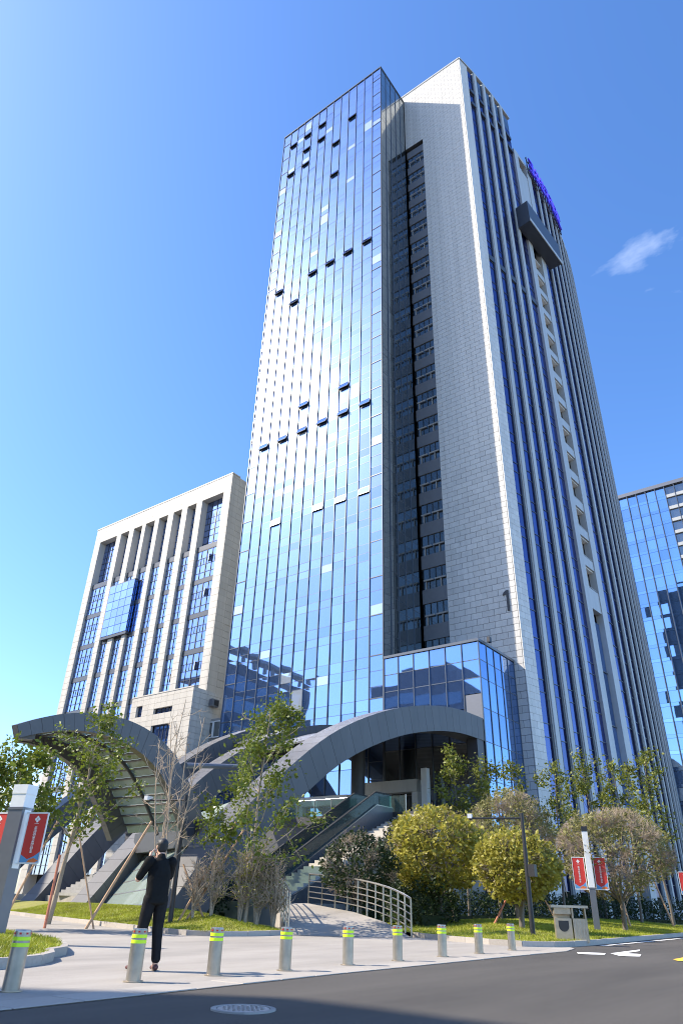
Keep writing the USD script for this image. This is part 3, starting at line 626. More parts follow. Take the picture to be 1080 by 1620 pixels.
# the wing
WPTS = [(15.4, 7.05), (18.1, 8.1), (19.5, 8.32), (20.6, 8.34), (22.2, 8.08), (23.6, 7.5), (25.2, 6.0), (26.6, 4.2)]
T, U = curve(WPTS, (.55, .75, 1.0, 1.2, 1.25, 1.25), 24)
wing = beam('wing_beam', canopy, -28.95, -28.5, T, U, .015, 'canopy_brown', 'canopy_core', label='brown grey edge beam of the wing reaching out to its tip')
W2 = [p for p in WPTS if p[0] > 18.5]; W2 = [(18.95, 8.22)] + [q for q in W2 if q[0] > 19.2]
T2, U2 = curve(W2, (.65, .9, 1.1, 1.2, 1.2), 20)
beam('wing_beam', canopy, -35.05, -34.6, T2, U2, .015, 'canopy_brown', 'canopy_core')
fy = lambda y: float(np.interp(y, T[:, 0], T[:, 1]))
def skew(x):  # front edge of the wing runs slanting back to the left
    return 15.6+(18.85-15.6)*(-28.8-x)/5.9
mb = MB(); P = [np.array([x, skew(x), 0]) for x in np.linspace(-28.96, -34.59, 6)]
for a, b in zip(P[:-1], P[1:]):
    za, zb = fy(a[1]), fy(b[1]); ya, yb = a[1]+.9, b[1]+.9
    mb.hexa([(a[0], a[1], za-.6), (b[0], b[1], zb-.6), (b[0], yb, zb-.55), (a[0], ya, za-.5)][::-1], [(a[0], a[1], za-.03), (b[0], b[1], zb-.03), (b[0], yb, zb-.03), (a[0], ya, za-.03)][::-1])
obj('wing_nose', mb, 'canopy_brown', canopy)
ts = np.linspace(0, 1, 15)
for i in range(len(T)-1):
    ya, yb = T[i][0], T[i+1][0]
    if ya < 18.6: continue
    za, zb = T[i][1]-.25, T[i+1][1]-.25
    d = np.array([0, yb-ya, zb-za]); d /= np.linalg.norm(d); nn = np.cross((1, 0, 0), d)
    for x0, x1 in ((-34.6, -32.1), (-32.1, -28.95)):
        q = [np.array([x0+.03, ya+.03, za]), np.array([x1-.03, ya+.03, za]), np.array([x1-.03, yb-.03, zb]), np.array([x0+.03, yb-.03, zb])]
        obj('glass_panel', MB().hexa(q, [p+nn*.03 for p in q]), 'roof_glass', canopy)
    obj('purlin', MB().tube([(-34.6, ya, za-.06), (-28.95, ya, za-.06)], .055, 6), 'canopy_brown', canopy)
    obj('spine', MB().tube([(-32.1, ya, za-.14), (-32.1, yb, zb-.14)], .09, 6), 'canopy_core', canopy)
# brace from the wing to the second rib
obj('strut', MB().tube([(-29, 25.2, 6.9), (-33.5, 33.5, 8.4)], .14, 8), 'canopy_metal', canopy)
obj('tie_beam', MB().hexa([(-25.4, 24.6, 3.2), (-25.4, 25.6, 3.2), (-38.6, 31.2, 3.2), (-38.6, 30.2, 3.2)][::-1], [(-25.4, 24.6, 4.3), (-25.4, 25.6, 4.3), (-38.6, 31.2, 4.3), (-38.6, 30.2, 4.3)][::-1]), 'canopy_core', canopy)
obj('end_column', MB().box((-24.9, 49.1, 0), (-24.05, 50.2, 12.0)), 'canopy_core', canopy)
obj('column', MB().tube([(-33.2, 46.5, .8), (-33.2, 46.5, 13)], .55, 20), 'canopy_core', canopy, smooth=40)

# ------------------------------------------------------------------ entrance under the canopy
ent = thing('upper_terrace', 'dark raised terrace with a glass balustrade under the canopy arch', 'terrace')
obj('deck', MB().box((-53, 40.5, .85), (-24.2, 50.3, 6.0)), 'soffit', ent)
obj('deck_edge', MB().box((-53, 40.36, 5.5), (-24.2, 40.5, 6.05)), 'canopy_core', ent)
for i in range(16):
    x = -25.2-i*1.5
    if -29.2 < x < -25.9: continue
    obj('glass_panel', MB().box((x-1.44, 40.55, 6.08), (x, 40.575, 7.05)), 'rail_glass', ent)
    obj('post', MB().box((x+.01, 40.53, 6.0), (x+.05, 40.6, 7.1)), 'steel', ent)
obj('handrail', MB().tube([(-50, 40.56, 7.12), (-29.3, 40.56, 7.12)], .035, 8), 'steel', ent)
portal = thing('entrance_portal', 'white stone portal frame round the glass doors under the arch', 'portal')
px0, px1, pz1 = -41.9, -36.5, 8.0
obj('post', MB().box((px0, 49.5, 6.0), (px0+.7, 50.25, pz1)), 'white_stone', portal)
obj('post', MB().box((px1-.7, 49.5, 6.0), (px1, 50.25, pz1)), 'white_stone', portal)
obj('lintel', MB().box((px0-.05, 49.45, pz1+.003), (px1+.05, 50.26, pz1+.75)), 'white_stone', portal)
for i in range(4):
    x = px0+.72+i*1.01; d = obj('door', MB().box((x+.03, 50.05, 6.05), (x+.96, 50.09, 7.95)), 'annex_glass', portal)
    obj('frame', MB().box((x, 50.0, 6.0), (x+.03, 50.12, 7.98)), 'frame_dark', d)
p2 = thing('side_portal', 'pale lintel on stone posts in the shade right of the main arch', 'portal')
obj('lintel', MB().box((-34.6, 49.3, 8.6), (-29.6, 50.2, 9.5)), 'granite', p2)
obj('post', MB().box((-34.6, 49.4, 6), (-34.1, 50.2, 8.597)), 'white_stone', p2)
obj('post', MB().box((-30.1, 49.4, 6), (-29.6, 50.2, 8.597)), 'white_stone', p2)
obj('post', MB().box((-29.0, 49.0, 6), (-28.5, 49.5, 10.2)), 'white_metal', p2)
esc = thing('escalator', 'dark sided escalator with glass balustrades climbing to the terrace', 'escalator')
E0, E1 = np.array([28.6, .85]), np.array([38.6, 6.05])
def incl(x0, x1, lo, hi, mb=None):
    mb = mb or MB(); a = [(x0, E0[0]-1.2, .85+lo if lo > 0 else .85), (x1, E0[0]-1.2, .85+lo if lo > 0 else .85)]
    P = [(E0[0]-1.2, .85), (E0[0], E0[1]), (E1[0], E1[1]), (E1[0]+1.8, E1[1])]
    for (ya, za), (yb, zb) in zip(P[:-1], P[1:]):
        mb.hexa([(x0, ya, za+lo), (x1, ya, za+lo), (x1, yb, zb+lo), (x0, yb, zb+lo)], [(x0, ya, za+hi), (x1, ya, za+hi), (x1, yb, zb+hi), (x0, yb, zb+hi)])
    return mb
for x in (-28.0, -26.35):
    obj('side_panel', incl(x, x+.3, -1.0 if x < -27 else -.95, .22), 'spandrel_dark', esc); obj('skirt_edge', incl(x+.02, x+.28, .221, .27), 'steel', esc)
    gp = obj('balustrade', incl(x+.13, x+.155, .272, .98), 'rail_glass', esc)
    obj('handrail', incl(x+.09, x+.2, .982, 1.05), 'rubber', gp)
for i in range(26):
    y = E0[0]+(E1[0]-E0[0])*i/26; z = E0[1]+(E1[1]-E0[1])*(i+.9)/26
    obj('tread', MB().box((-27.68, y, z-.2), (-26.37, y+(E1[0]-E0[0])/26, z)), 'steel_dull', esc)
st = thing('stone_stair', 'stone stair with sunlit step ends beside the escalator', 'stair')
for i in range(30):
    y = 26.9+i*.45; z = .85+(i+1)*.165
    obj('step', MB().box((-25.5, y, z-.4), (-23.6, y+.46, z)), 'granite_warm', st)
obj('side_wall', MB().hexa([(-23.58, 27.2, .85), (-23.45, 27.2, .85), (-23.45, 40.3, .85), (-23.58, 40.3, .85)], [(-23.58, 27.2, .95), (-23.45, 27.2, .95), (-23.45, 40.3, 5.6), (-23.58, 40.3, 5.6)]), 'spandrel_dark', st)
ls = thing('left_stair', 'short dark stair with a thin handrail between the left ribs', 'stair')
for i in range(20): obj('step', MB().box((-44.2, 29.2+i*.32, .85+i*.16), (-40.2, 29.53+i*.32, 1.01+i*.16)), 'concrete', ls)
obj('handrail', MB().tube([(-40.3, 28.9, .9), (-40.3, 28.9, 2.0), (-40.3, 35.4, 5.2)], .03, 6), 'steel', ls)
hr = thing('ramp_handrail', 'curved stainless handrail with five bars along the right edge of the ramp', 'handrail')
RRf = PchipInterpolator([0, 1, 2, 3], np.array([(x, y, z+.01) for x, y, z in RR]))
U_ = np.linspace(0, 3, 25)
for k, h in enumerate((.22, .42, .62, .82, 1.08)): obj('rail', MB().tube([RRf(u)+[0, 0, h] for u in U_], .034 if k == 4 else .02, 8), 'steel', hr)
for u in np.linspace(0, 3, 12): obj('post', MB().tube([RRf(u)+[0, 0, -.02], RRf(u)+[0, 0, 1.06]], .03, 8), 'steel', hr)
hl = thing('short_handrail', 'short stainless handrail at the left side of the ramp beside the shrubs', 'handrail')
RLf = PchipInterpolator([0, 1, 2, 3], np.array([(x, y, z+.01) for x, y, z in RL]))
for k, h in enumerate((.22, .42, .62, .82, 1.08)): obj('rail', MB().tube([RLf(u)+[0, 0, h] for u in np.linspace(0.15, 2.6, 12)], .03 if k == 4 else .018, 8), 'steel', hl)
for u in np.linspace(.15, 2.6, 8): obj('post', MB().tube([RLf(u)+[0, 0, -.02], RLf(u)+[0, 0, 1.06]], .028, 8), 'steel', hl)
obj('end_panel', MB().box((-26.0, 27.0, .85), (-25.5, 28.2, 2.0)), 'spandrel_dark', esc)

# ------------------------------------------------------------------ lower stone office block on the left
blk = thing('stone_block', 'lower cream stone office block with tall window bays left of the glass tower', 'office block')
BY, BX0, BX1, BZ = 56.0, -93.6, -62.45, 53.5
obj('body', MB().box((BX0+.3, BY+1.7, 0), (BX1-.3, BY+28, BZ-.6)), 'core_dark', blk)
cols = [(-92.1, -87.8), (-86.7, -84.7), (-83.55, -81.55), (-80.7, -78.6), (-77.6, -75.6), (-74.35, -72.5), (-71.3, -69.4), (-68.2, -63.9)]
rows = [(3.0, 7.6), (8.3, 12.8), (13.5, 18.0), (18.7, 22.9), (23.6, 27.8), (28.5, 32.7), (33.4, 37.6), (38.3, 42.6), (43.4, 50.9)]
def clad(o, u, v, w, h, tw, th, bond=0): return tiles(o, u, v, w, h, tw, th, bond, gap=.03, depth=.3, proud=.008)
xs = [BX0] + [c for ab in cols for c in ab] + [BX1]; its = []
for i in range(0, len(xs), 2): its += clad((xs[i], BY+.3, 0), (1, 0, 0), (0, 0, 1), xs[i+1]-xs[i], 50.9, 1.3, .9)
its += clad((BX0, BY+.3, 50.9), (1, 0, 0), (0, 0, 1), BX1-BX0, BZ-50.9, 1.3, .87)
its += clad((BX1-.3, BY+.02, 0), (0, 1, 0), (0, 0, 1), 27, BZ, 1.5, .9)
pieces([(m, s*(1 if m.v[0][0][2] > 16 else .1)) for m, s in its], 'stone_slab', 'stone_slabs', 'granite_warm', blk)
mb = MB(); 
for i in range(0, len(xs), 2): mb.box((xs[i]+.02, BY+.1, 0), (xs[i+1]-.02, BY+1.6, 50.85))
mb.box((BX0+.02, BY+.1, 50.9), (BX1-.1, BY+1.6, BZ-.02)); mb.box((BX1-.28, BY+1.6, 0), (BX1-.1, BY+27, BZ-.02)); mb.box((BX0+.02, BY+1.6, 0), (BX0+.3, BY+27, BZ-.02))
obj('stone_backing', mb, 'granite_warm', blk, kind='stuff')
for ci, (a, b) in enumerate(cols):
    for ri, (z0, z1) in enumerate(rows):
        y = BY+(1.1 if ri == 8 else .38)
        w = obj('window', pane((a+.05, y, z0), (b-.05, y, z0), (b-.05, y, z1), (a+.05, y, z1), jit=.004), 'block_glass', blk)
        n = max(2, int(round((b-a)/1.05))); m = MB(); h = z1-z0
        for k in range(1, n): m.box((a+(b-a)*k/n-(.06 if n > 2 and k*2 == n else .025), y-.07, z0), (a+(b-a)*k/n+(.06 if n > 2 and k*2 == n else .025), y-.005, z1))
        for k, fr in enumerate((.0, .22, .5, .72, 1.0) if ri < 8 else (0, .1, .25, .38, .52, .65, .8, 1)):
            m.box((a+.05, y-.06, z0+h*fr-.025), (b-.05, y-.004, z0+h*fr+.025))
        for k in range(n): m.box((a+(b-a)*(k+.5)/n-.02, y-.05, z0+h*.5), (a+(b-a)*(k+.5)/n+.02, y-.003, z0+h*.72))
        obj('frame', m, 'frame_dark', w)
        if ri < 8: obj('spandrel', MB().box((a, BY+.32, z1), (b, BY+.75, rows[ri+1][0])), 'spandrel_dark', blk)
        if ri == 8: obj('soffit', MB().box((a, BY+.31, z0-.7), (b, BY+1.4, z0-.05)), 'spandrel_dark', blk)
for c, z in ((7, 33.2+2.2), (7, 25.4), (7, 40.5), (6, 24.5)):
    a = cols[c][0]+.55*(cols[c][1]-cols[c][0]); obj('open_sash', MB().obox((a+.4, BY+.2, z+.8), ((.8, -.6, 0), (0, 0, 1), (.6, .8, 0)), (.32, .55, .02)), 'white_metal', blk)
bay = obj('bay_box', MB().box((-86.2, BY-.3, 33.1), (-80.3, BY+.28, 41.6)), 'frame_dark', blk, label='dark framed glass bay projecting from the upper left of the block')
for i in range(4):
    for j in range(6):
        x = -86.1+i*1.45; z = 33.5+j*1.33; obj('pane', pane((x+.04, BY-.35, z+.04), (x+1.41, BY-.35, z+.04), (x+1.41, BY-.35, z+1.29), (x+.04, BY-.35, z+1.29), jit=.004), 'block_glass', bay)
obj('side_pane', MB().box((-80.28, BY-.25, 33.5), (-80.25, BY+.2, 41.3)), 'annex_glass', bay)
obj('roof_coping', MB().box((BX0-.05, BY-.05, BZ), (BX1+.05, BY+1.5, BZ+.2)), 'granite_warm', blk)
# small stone wing in front of it
ax = thing('stone_annex', 'small cream stone annex with little windows at the foot of the stone block', 'annex')
AY, AX0, AX1, AZ = 48.0, -65.5, -55.5, 20.2
holes = [(-64.3, -63.1, 17.9, 19.0), (-61.3, -58.8, 17.8, 18.9), (-61.1, -58.7, 13.2, 16.8)]
inh = lambda x, z: any(a < x+AX0 < b and c < z < d for a, b, c, d in holes)
its = []
for m, s in tiles((AX0, AY+.3, 0), (1, 0, 0), (0, 0, 1), AX1-AX0, AZ, 1.0, .6, 0, gap=.02, depth=.3, proud=.004, skip=inh): its.append((m, s))
its += tiles((AX1-.3, AY+.02, 0), (0, 1, 0), (0, 0, 1), 7.9, AZ, 1.0, .6, 0, gap=.02, depth=.3, proud=.004)
pieces([(m, s*(1 if m.v[0][0][2] > 11 else .1)) for m, s in its], 'stone_slab', 'stone_slabs', 'granite_warm', ax)
obj('core', MB().box((AX0+.1, AY+.55, 0), (AX1-.31, BY+.2, AZ-.1)), 'core_dark', ax)
for a, b, c, d in holes:
    w = obj('window', MB().box((a-.3, AY+.4, c-.3), (b+.3, AY+.45, d+.3)), 'block_glass', ax); n = 1 if b-a < 2 else 3; m = MB()
    for k in range(1, n+1): m.box((a+(b-a)*k/(n+1)-.03, AY+.34, c-.2), (a+(b-a)*k/(n+1)+.03, AY+.395, d+.2))
    m.box((a-.2, AY+.33, (c+d)/2-.03), (b+.2, AY+.39, (c+d)/2+.03)); obj('frame', m, 'frame_dark', w)
obj('coping', MB().box((AX0-.04, AY-.04, AZ), (AX1+.04, AY+.5, AZ+.12)), 'granite_warm', ax)
ac = thing('air_conditioner', 'dark air conditioning unit on the annex roof edge', 'air conditioner', (-55.3, 50.2, 18.6))
obj('case', MB().box((0, 0, 0), (.45, 1.0, .75)), 'lamp_grey', ac); obj('fan_grille', MB().box((.451, .3, .1), (.48, .9, .65)), 'black_metal', ac)
lw = thing('low_wing', 'low dark wing with a row of white framed windows between annex and glass tower', 'building wing')
obj('wall', MB().box((-59.6, 50.95, 0), (XL-.1, 56, 17.4)), 'concrete', lw)
for i in range(5):
    x = -59.3+i*1.1; w = obj('window', MB().box((x, 50.86, 15.5), (x+1.0, 50.93, 17.0)), 'dark_glass', lw); m = MB()
    for q in ((x-.04, x+.04), (x+.94, x+1.02)): m.box((q[0], 50.78, 15.42), (q[1], 50.87, 17.08))
    for q in ((15.4, 15.5), (17.0, 17.1)): m.box((x+.05, 50.79, q[0]), (x+.93, 50.87, q[1]))
    obj('frame', m, 'white_metal', w)

# ------------------------------------------------------------------ glass tower far behind on the right
far = thing('distant_tower', 'distant blue glass tower with pale floor bands behind the right edge', 'office tower')
obj('body', MB().box((-44, 190.6, 0), (8, 220, 107.5)), 'core_dark', far); its = []; bands = MB()
for i in range(13):
    for j in range(28):
        x, z = -44+i*2.6, j*3.85; blue = i < 6
        its.append((pane((x+.1, 190, z+.9), (x+2.5, 190, z+.9), (x+2.5, 190, z+3.8), (x+.1, 190, z+3.8), jit=.02), 1.0 if z > 25 and i > 1 else .1, 'far_glass' if blue else 'dark_glass'))
for j in range(28):
    obj('floor_band', MB().box((-44, 189.95, j*3.85), (-28.5, 190.5, j*3.85+.85)), 'far_glass', far); obj('floor_band', MB().box((-28.4, 189.5, j*3.85), (8, 190.5, j*3.85+.95)), 'fin_metal', far)
pieces(its, 'pane', 'panes', 'far_glass', far)
for i in range(20): obj('mullion', MB().box((-44+i*2.6-.08, 189.4, 0), (-44+i*2.6+.08, 190.2, 108.8)), 'mullion_metal', far)
obj('parapet', MB().box((-44.2, 189.3, 107.8), (8, 190.4, 108.9)), 'lamp_grey', far)

# ------------------------------------------------------------------ the street behind the viewer (seen in the glass)
def block(name, label, x0, x1, y0, y1, h, wallm, glassm, eave=True, stepped=False):
    b = thing(name, label, 'office block'); obj('wall', MB().box((x0, y0, 0), (x1, y1, h)), wallm, b)
    n = int((x1-x0)/4); k = int((h-4)/3.8)
    for j in range(k):
        z = 4+j*3.8
        obj('window_band', MB().box((x0+.8, y1+.003, z), (x1-.8, y1+.03, z+2.1)), glassm, b); obj('window_band', MB().box((x1+.003, y0+.8, z), (x1+.03, y1-.8, z+2.1)), glassm, b)
    if eave:
        mb = MB(); mb.box((x0-.2, y1-.4, h+1.2), (x1+1.6, y1+1.6, h+1.7)); mb.box((x1-.4, y0, h+1.2), (x1+1.6, y1-.41, h+1.7))
        for y in np.arange(y0+1, y1, 3.6): mb.box((x1+.2, y, h), (x1+.7, y+.5, h+1.2))
        for x in np.arange(x0+1, x1, 3.6): mb.box((x, y1+.2, h), (x+.5, y1+.7, h+1.2))
        obj('eave', mb, 'concrete', b)
    if stepped: obj('roof_house', MB().box((x0+4, y0+3, h), (x1-4, y1-3, h+3.2)), wallm, b)
    return b
block('street_block', 'long dark office block mirrored in the lower left of the glass slab', -100, -80, 3.8, 28, 34.5, 'dark_brick', 'dark_glass')
block('street_block', 'dark office block mirrored in the low glass box', -78, -60.5, -38, -16, 40, 'dark_brick', 'dark_glass', False, True)
block('street_block', 'office block behind the viewer whose shade falls on the near road', -40, -22, -47, -17.2, 37.0, 'concrete', 'dark_glass', False)

# ------------------------------------------------------------------ street furniture
bp = None; B_PX = [(16.3, 1568), (210.4, 1553), (337, 1543), (450.2, 1535.4), (550, 1526.5), (629, 1520), (700, 1513.5), (758, 1508.5), (810, 1503.5)]
B_LAB = ['first steel bollard at the left edge, nearest the grass island', 'steel bollard standing just before the photographing person', 'steel bollard directly right of the photographing person', 'steel bollard before the tip of the leafy trees lawn, under the shrubs', 'steel bollard before the foot of the ramp', 'steel bollard before the near end of the ramp handrail', 'steel bollard before the left yellow ball tree', 'second last steel bollard towards the metal bins', 'last steel bollard of the row, nearest the metal bins, with a small latch']
def bollard(loc, label):
    t = thing('bollard', label, 'bollard', loc, 0, 'bollards across the driveway mouth')
    obj('post', MB().lathe([(.094, -.02), (.094, .545), (.090, .562), (.078, .57), (0.0, .57)], 28), 'steel', t, smooth=40)
    obj('base_ring', MB().lathe([(.0945, -.005), (.125, -.005), (.125, .006), (.0945, .008)], 28), 'steel_dull', t, smooth=40)
    for z in (.485, .425): obj('reflective_band', MB().lathe([(.0946, z-.019), (.0962, z-.018), (.0962, z+.018), (.0946, z+.019)], 28), 'lime_band', t, smooth=40)
    mb = MB()
    for a in np.arange(8)/8*6.283: mb.obox((.0945*math.cos(a), .0945*math.sin(a), .535), ((math.cos(a), math.sin(a), 0), (-math.sin(a), math.cos(a), 0), (0, 0, 1)), (.002, .012, .009))
    obj('lamp_studs', mb, 'lamp_red', t, kind='stuff'); return t
for i, (x, y) in enumerate(B_PX):
    g = ground_at(x, y, 0)
    if i == 0: bp = bollard((0, 0, 0), B_LAB[0]); UsdGeom.Xformable(bp).AddTranslateOp().Set(Gf.Vec3d(*map(float, g)))
    else: copy_of(bp, 'bollard', B_LAB[i], g)
tag(obj('latch', MB().tube([ground_at(817, 1500, 0)+[.03, .02, .36], ground_at(817, 1500, 0)+[.07, .03, .33], ground_at(817, 1500, 0)+[.09, .03, .2]], .008, 6), 'black_metal'), 'small black latch hook by the last bollard', 'latch')
def camera_pole(label, base, top, arm, alen, box=None):
    P = place(*base); h = at_range(top[0], top[1], np.hypot(P[0], P[1]))[2]-P[2]; a = np.array([*arm, 0])/np.linalg.norm(arm)
    t = thing('camera_pole', label, 'camera pole', P)
    obj('pole', MB().tube([(0, 0, -.1), (0, 0, h*.5), (0, 0, h)], (.085, .075, .055), 14), 'black_metal', t, smooth=40)
    obj('flange', MB().lathe([(0, .02), (.16, .02), (.16, -.02)], 16), 'black_metal', t)
    obj('arm', MB().tube([(0, 0, h-.16), a*alen+[0, 0, h-.16]], .035, 10), 'black_metal', t)
    c = obj('camera', MB().obox(a*(alen+.02)+[0, 0, h-.10], (a, (-a[1], a[0], 0), (0, 0, 1)), (.07, .18, .07)), 'lamp_white', t)
    obj('lens', MB().obox(a*(alen+.02)+np.array([a[1], -a[0], 0])*.19+[0, 0, h-.11], (a, (-a[1], a[0], 0), (0, 0, 1)), (.05, .012, .05)), 'black_metal', c)
    obj('bracket', MB().obox(a*alen+[0, 0, h-.19], (a, (-a[1], a[0], 0), (0, 0, 1)), (.05, .05, .03)), 'black_metal', t)
    if box is not None: obj('control_box', MB().box((.07, -.1, box), (.30, .12, box+.36)), 'black_metal', t)
camera_pole('black camera pole with its arm pointing left, on the left lawn behind the person', (270, 1451), (293, 1258), (-.93, -.36), 1.45)
camera_pole('black camera pole with control box, before the right yellow ball tree', (843, 1480), (828, 1287), (-.93, -.36), 1.75, 1.65)
def banner(label, c, e, w, h, flip=1):
    """red banner in a pale frame; c centre, e horizontal direction, seen from its front"""
    e = np.array([*e, 0])/np.linalg.norm(e); n = np.array([e[1], -e[0], 0]); up = np.array([0, 0, 1.0])
    t = thing('banner', label, 'banner', c, 0, 'red banners on the light columns')
    ax = (e, up, -n)
    obj('panel', MB().obox((0, 0, 0), ax, (w/2-.02, h/2-.02, .008)), 'banner_red', t)
    fm = MB()
    for k in (-1, 1): fm.obox(e*k*(w/2-.01), ax, (.011, h/2, .014)); fm.obox(up*k*(h/2-.01), ax, (w/2-.022, .011, .014))
    obj('frame', fm, 'white_metal', t)
    for sgn in (-1, 1):
        o = n*.0105*sgn; X = e*sgn
        def at2(u, v, off=0.0): return o + n*sgn*off + X*u*w + up*v*h
        d = .15*w
        em = MB()
        for (dx, dy) in ((0, .5), (.5, 0), (0, -.5), (-.5, 0)):
            cc = at2(0, .37)+X*dx*d*1.0+up*dy*d*1.0; em.add([cc+X*d*.46, cc+up*d*.46, cc-X*d*.46, cc-up*d*.46], [[0, 1, 2], [0, 2, 3]] if sgn > 0 else [[0, 2, 1], [0, 3, 2]])
        obj('emblem', em, 'banner_white', t, kind='stuff')
        obj('caption', MB().obox(at2(0, .285), ax, (.11*w, .004*h, .001)), 'banner_white', t)
        rr = np.random.default_rng(5)
        for k in range(7):
            q = at2(0, .19-.075*k); m = MB(); s = .075*w
            for z in ((-.9, -.3, .3, .9), (-.9, 0, .9), (-.8, -.2, .5))[k % 3]: m.obox(q+up*z*s, ax, (s*(.6+.45*rr.random()), s*.11, .001))
            for x in ((-.55, .55), (0,), (-.7, .1, .7))[(k+1) % 3]: m.obox(q+X*x*s, ax, (s*.1, s*(.6+.4*rr.random()), .0013))
            obj('character', m, 'banner_white', t)
        bl = MB(); P = [at2(u, v) for u, v in ((-.45, -.48), (.45, -.48), (.45, -.27), (.2, -.36), (-.1, -.42), (-.45, -.33))]
        bl.add(P, [[0, 1, 4], [1, 2, 3], [1, 3, 4], [0, 4, 5]] if sgn > 0 else [[0, 4, 1], [1, 3, 2], [1, 4, 3], [0, 5, 4]]); obj('wave', bl, 'banner_blue', t)
        og = MB(); P = [at2(u, v, .001) for u, v in ((-.1, -.48), (.3, -.48), (.45, -.44), (.2, -.39), (-.02, -.43))]
        og.add(P, [[0, 1, 4], [1, 2, 3], [1, 3, 4]] if sgn > 0 else [[0, 4, 1], [1, 3, 2], [1, 4, 3]]); obj('flourish', og, 'banner_orange', t)
def light_column(label, P, h, w, e, blab, bw, bh, bz, white_from, cap='black_metal'):
    t = thing('light_column', label, 'light column', P); e = np.array(e)/np.linalg.norm(e); ax = ((e[0], e[1], 0), (-e[1], e[0], 0), (0, 0, 1))
    obj('shaft', MB().obox((0, 0, white_from/2-.1), ax, (w/2, w/2, white_from/2+.1)), 'lamp_grey', t)
    obj('edge_strip', MB().obox((e[0]*-.0, e[1]*0-.0, bz), ax, (w/2+.012, w*.3, bh/2+.1)), 'white_metal', t)
    obj('lamp_box', MB().obox((0, 0, (white_from+h-.2)/2), ax, (w/2-.005, w/2-.005, (h-.2-white_from)/2)), 'lamp_white', t)
    obj('cap', MB().obox((0, 0, h-.1), ax, (w/2+.004, w/2+.004, .1)), cap, t)
    obj('collar', MB().obox((0, 0, white_from), ax, (w/2+.012, w/2+.012, .025)), 'lamp_grey', t)
    for z in (bz+bh/2, bz-bh/2): obj('bracket', MB().obox((0, 0, z), ax, (w/2+bw+.02, .015, .012)), 'white_metal', t)
    for k, lb in zip((-1, 1), blab):
        if lb: banner(lb, np.asarray(P)+[e[0]*k*(w/2+.06+bw/2), e[1]*k*(w/2+.06+bw/2), bz], e, bw, bh)
P = place(945, 1472); hh = at_range(937, 1308, np.hypot(P[0], P[1]))[2]-P[2]; K = hh/4.7
r_ = np.hypot(P[0], P[1]); zt, zb = at_range(941, 1357, r_)[2]-P[2], at_range(944, 1408, r_)[2]-P[2]
light_column('slim light column with a white upper half on the right lawn by the metal bins', P, hh, .062*hh, (.93, .37), ('red banner left of the right lawn light column', 'red banner right of the right lawn light column, partly in its shade'), .13*hh, zt-zb, (zt+zb)/2, zb+.05)
P = at_range(-4, 1440, 18.5); P[2] = .1; r_ = 18.5; hh = at_range(42, 1243, r_)[2]-P[2]; zt, zb = at_range(25, 1286, r_)[2]-P[2], at_range(12, 1366, r_)[2]-P[2]
light_column('thick light column with grey shaft at the left edge', P, hh, .37, (.93, .37), ('red banner cut by the left edge of the photo', 'red banner right of the left edge light column'), .52, zt-zb, (zt+zb)/2, zt+.08, 'lamp_white')
P = at_range(1116, 1468, 45); P[2] = .1; zt, zb = at_range(1074, 1380, 45)[2]-.1, at_range(1076, 1416, 45)[2]-.1
light_column('far light column just outside the right edge', P, 4.6, .3, (.93, .37), ('red banner cut by the right edge of the photo', None), .62, zt-zb, (zt+zb)/2, zb)
P = place(905, 1488); bn = thing('waste_bin', 'stainless steel waste bin with roof and two openings on the right lawn corner', 'waste bin', P, math.radians(28)); H = at_range(905, 1433, np.hypot(P[0], P[1]))[2]-P[2]
obj('body', MB().box((-.46, -.18, -.05), (.02, .18, H*.62)), 'steel_dull', bn); obj('body', MB().box((.06, -.18, -.05), (.48, .18, H*.62)), 'steel_dull', bn)
obj('back_panel', MB().box((-.46, .12, H*.625), (.02, .18, H*.92)), 'steel_dull', bn); obj('front_post', MB().box((.05, -.16, H*.625), (.1, .16, H*.92)), 'steel_dull', bn); obj('front_post', MB().box((.43, -.16, H*.625), (.47, .16, H*.92)), 'steel_dull', bn)
obj('hood', MB().box((-.46, -.175, H*.74), (.02, .115, H*.92)), 'steel_dull', bn)
obj('roof', MB().box((-.55, -.26, H*.925), (.54, .26, H)), 'steel', bn)
mb = MB(); ang = np.linspace(math.pi, 2*math.pi, 13); pts = [(-.22+.15*math.cos(a), H*.40+.15*math.sin(a)) for a in ang] + [(-.07, H*.55), (-.37, H*.55)]
v, f = trimesh.creation.triangulate_polygon(Polygon(pts), engine='earcut'); mb.add([(x, -.183, z) for x, z in v], f); obj('opening', mb, 'core_dark', bn)
mb = MB()
for x in np.linspace(.1, .42, 5): mb.box((x, -.187, .06), (x+.03, -.181, H*.58))
obj('door_ribs', mb, 'steel', bn, kind='stuff')

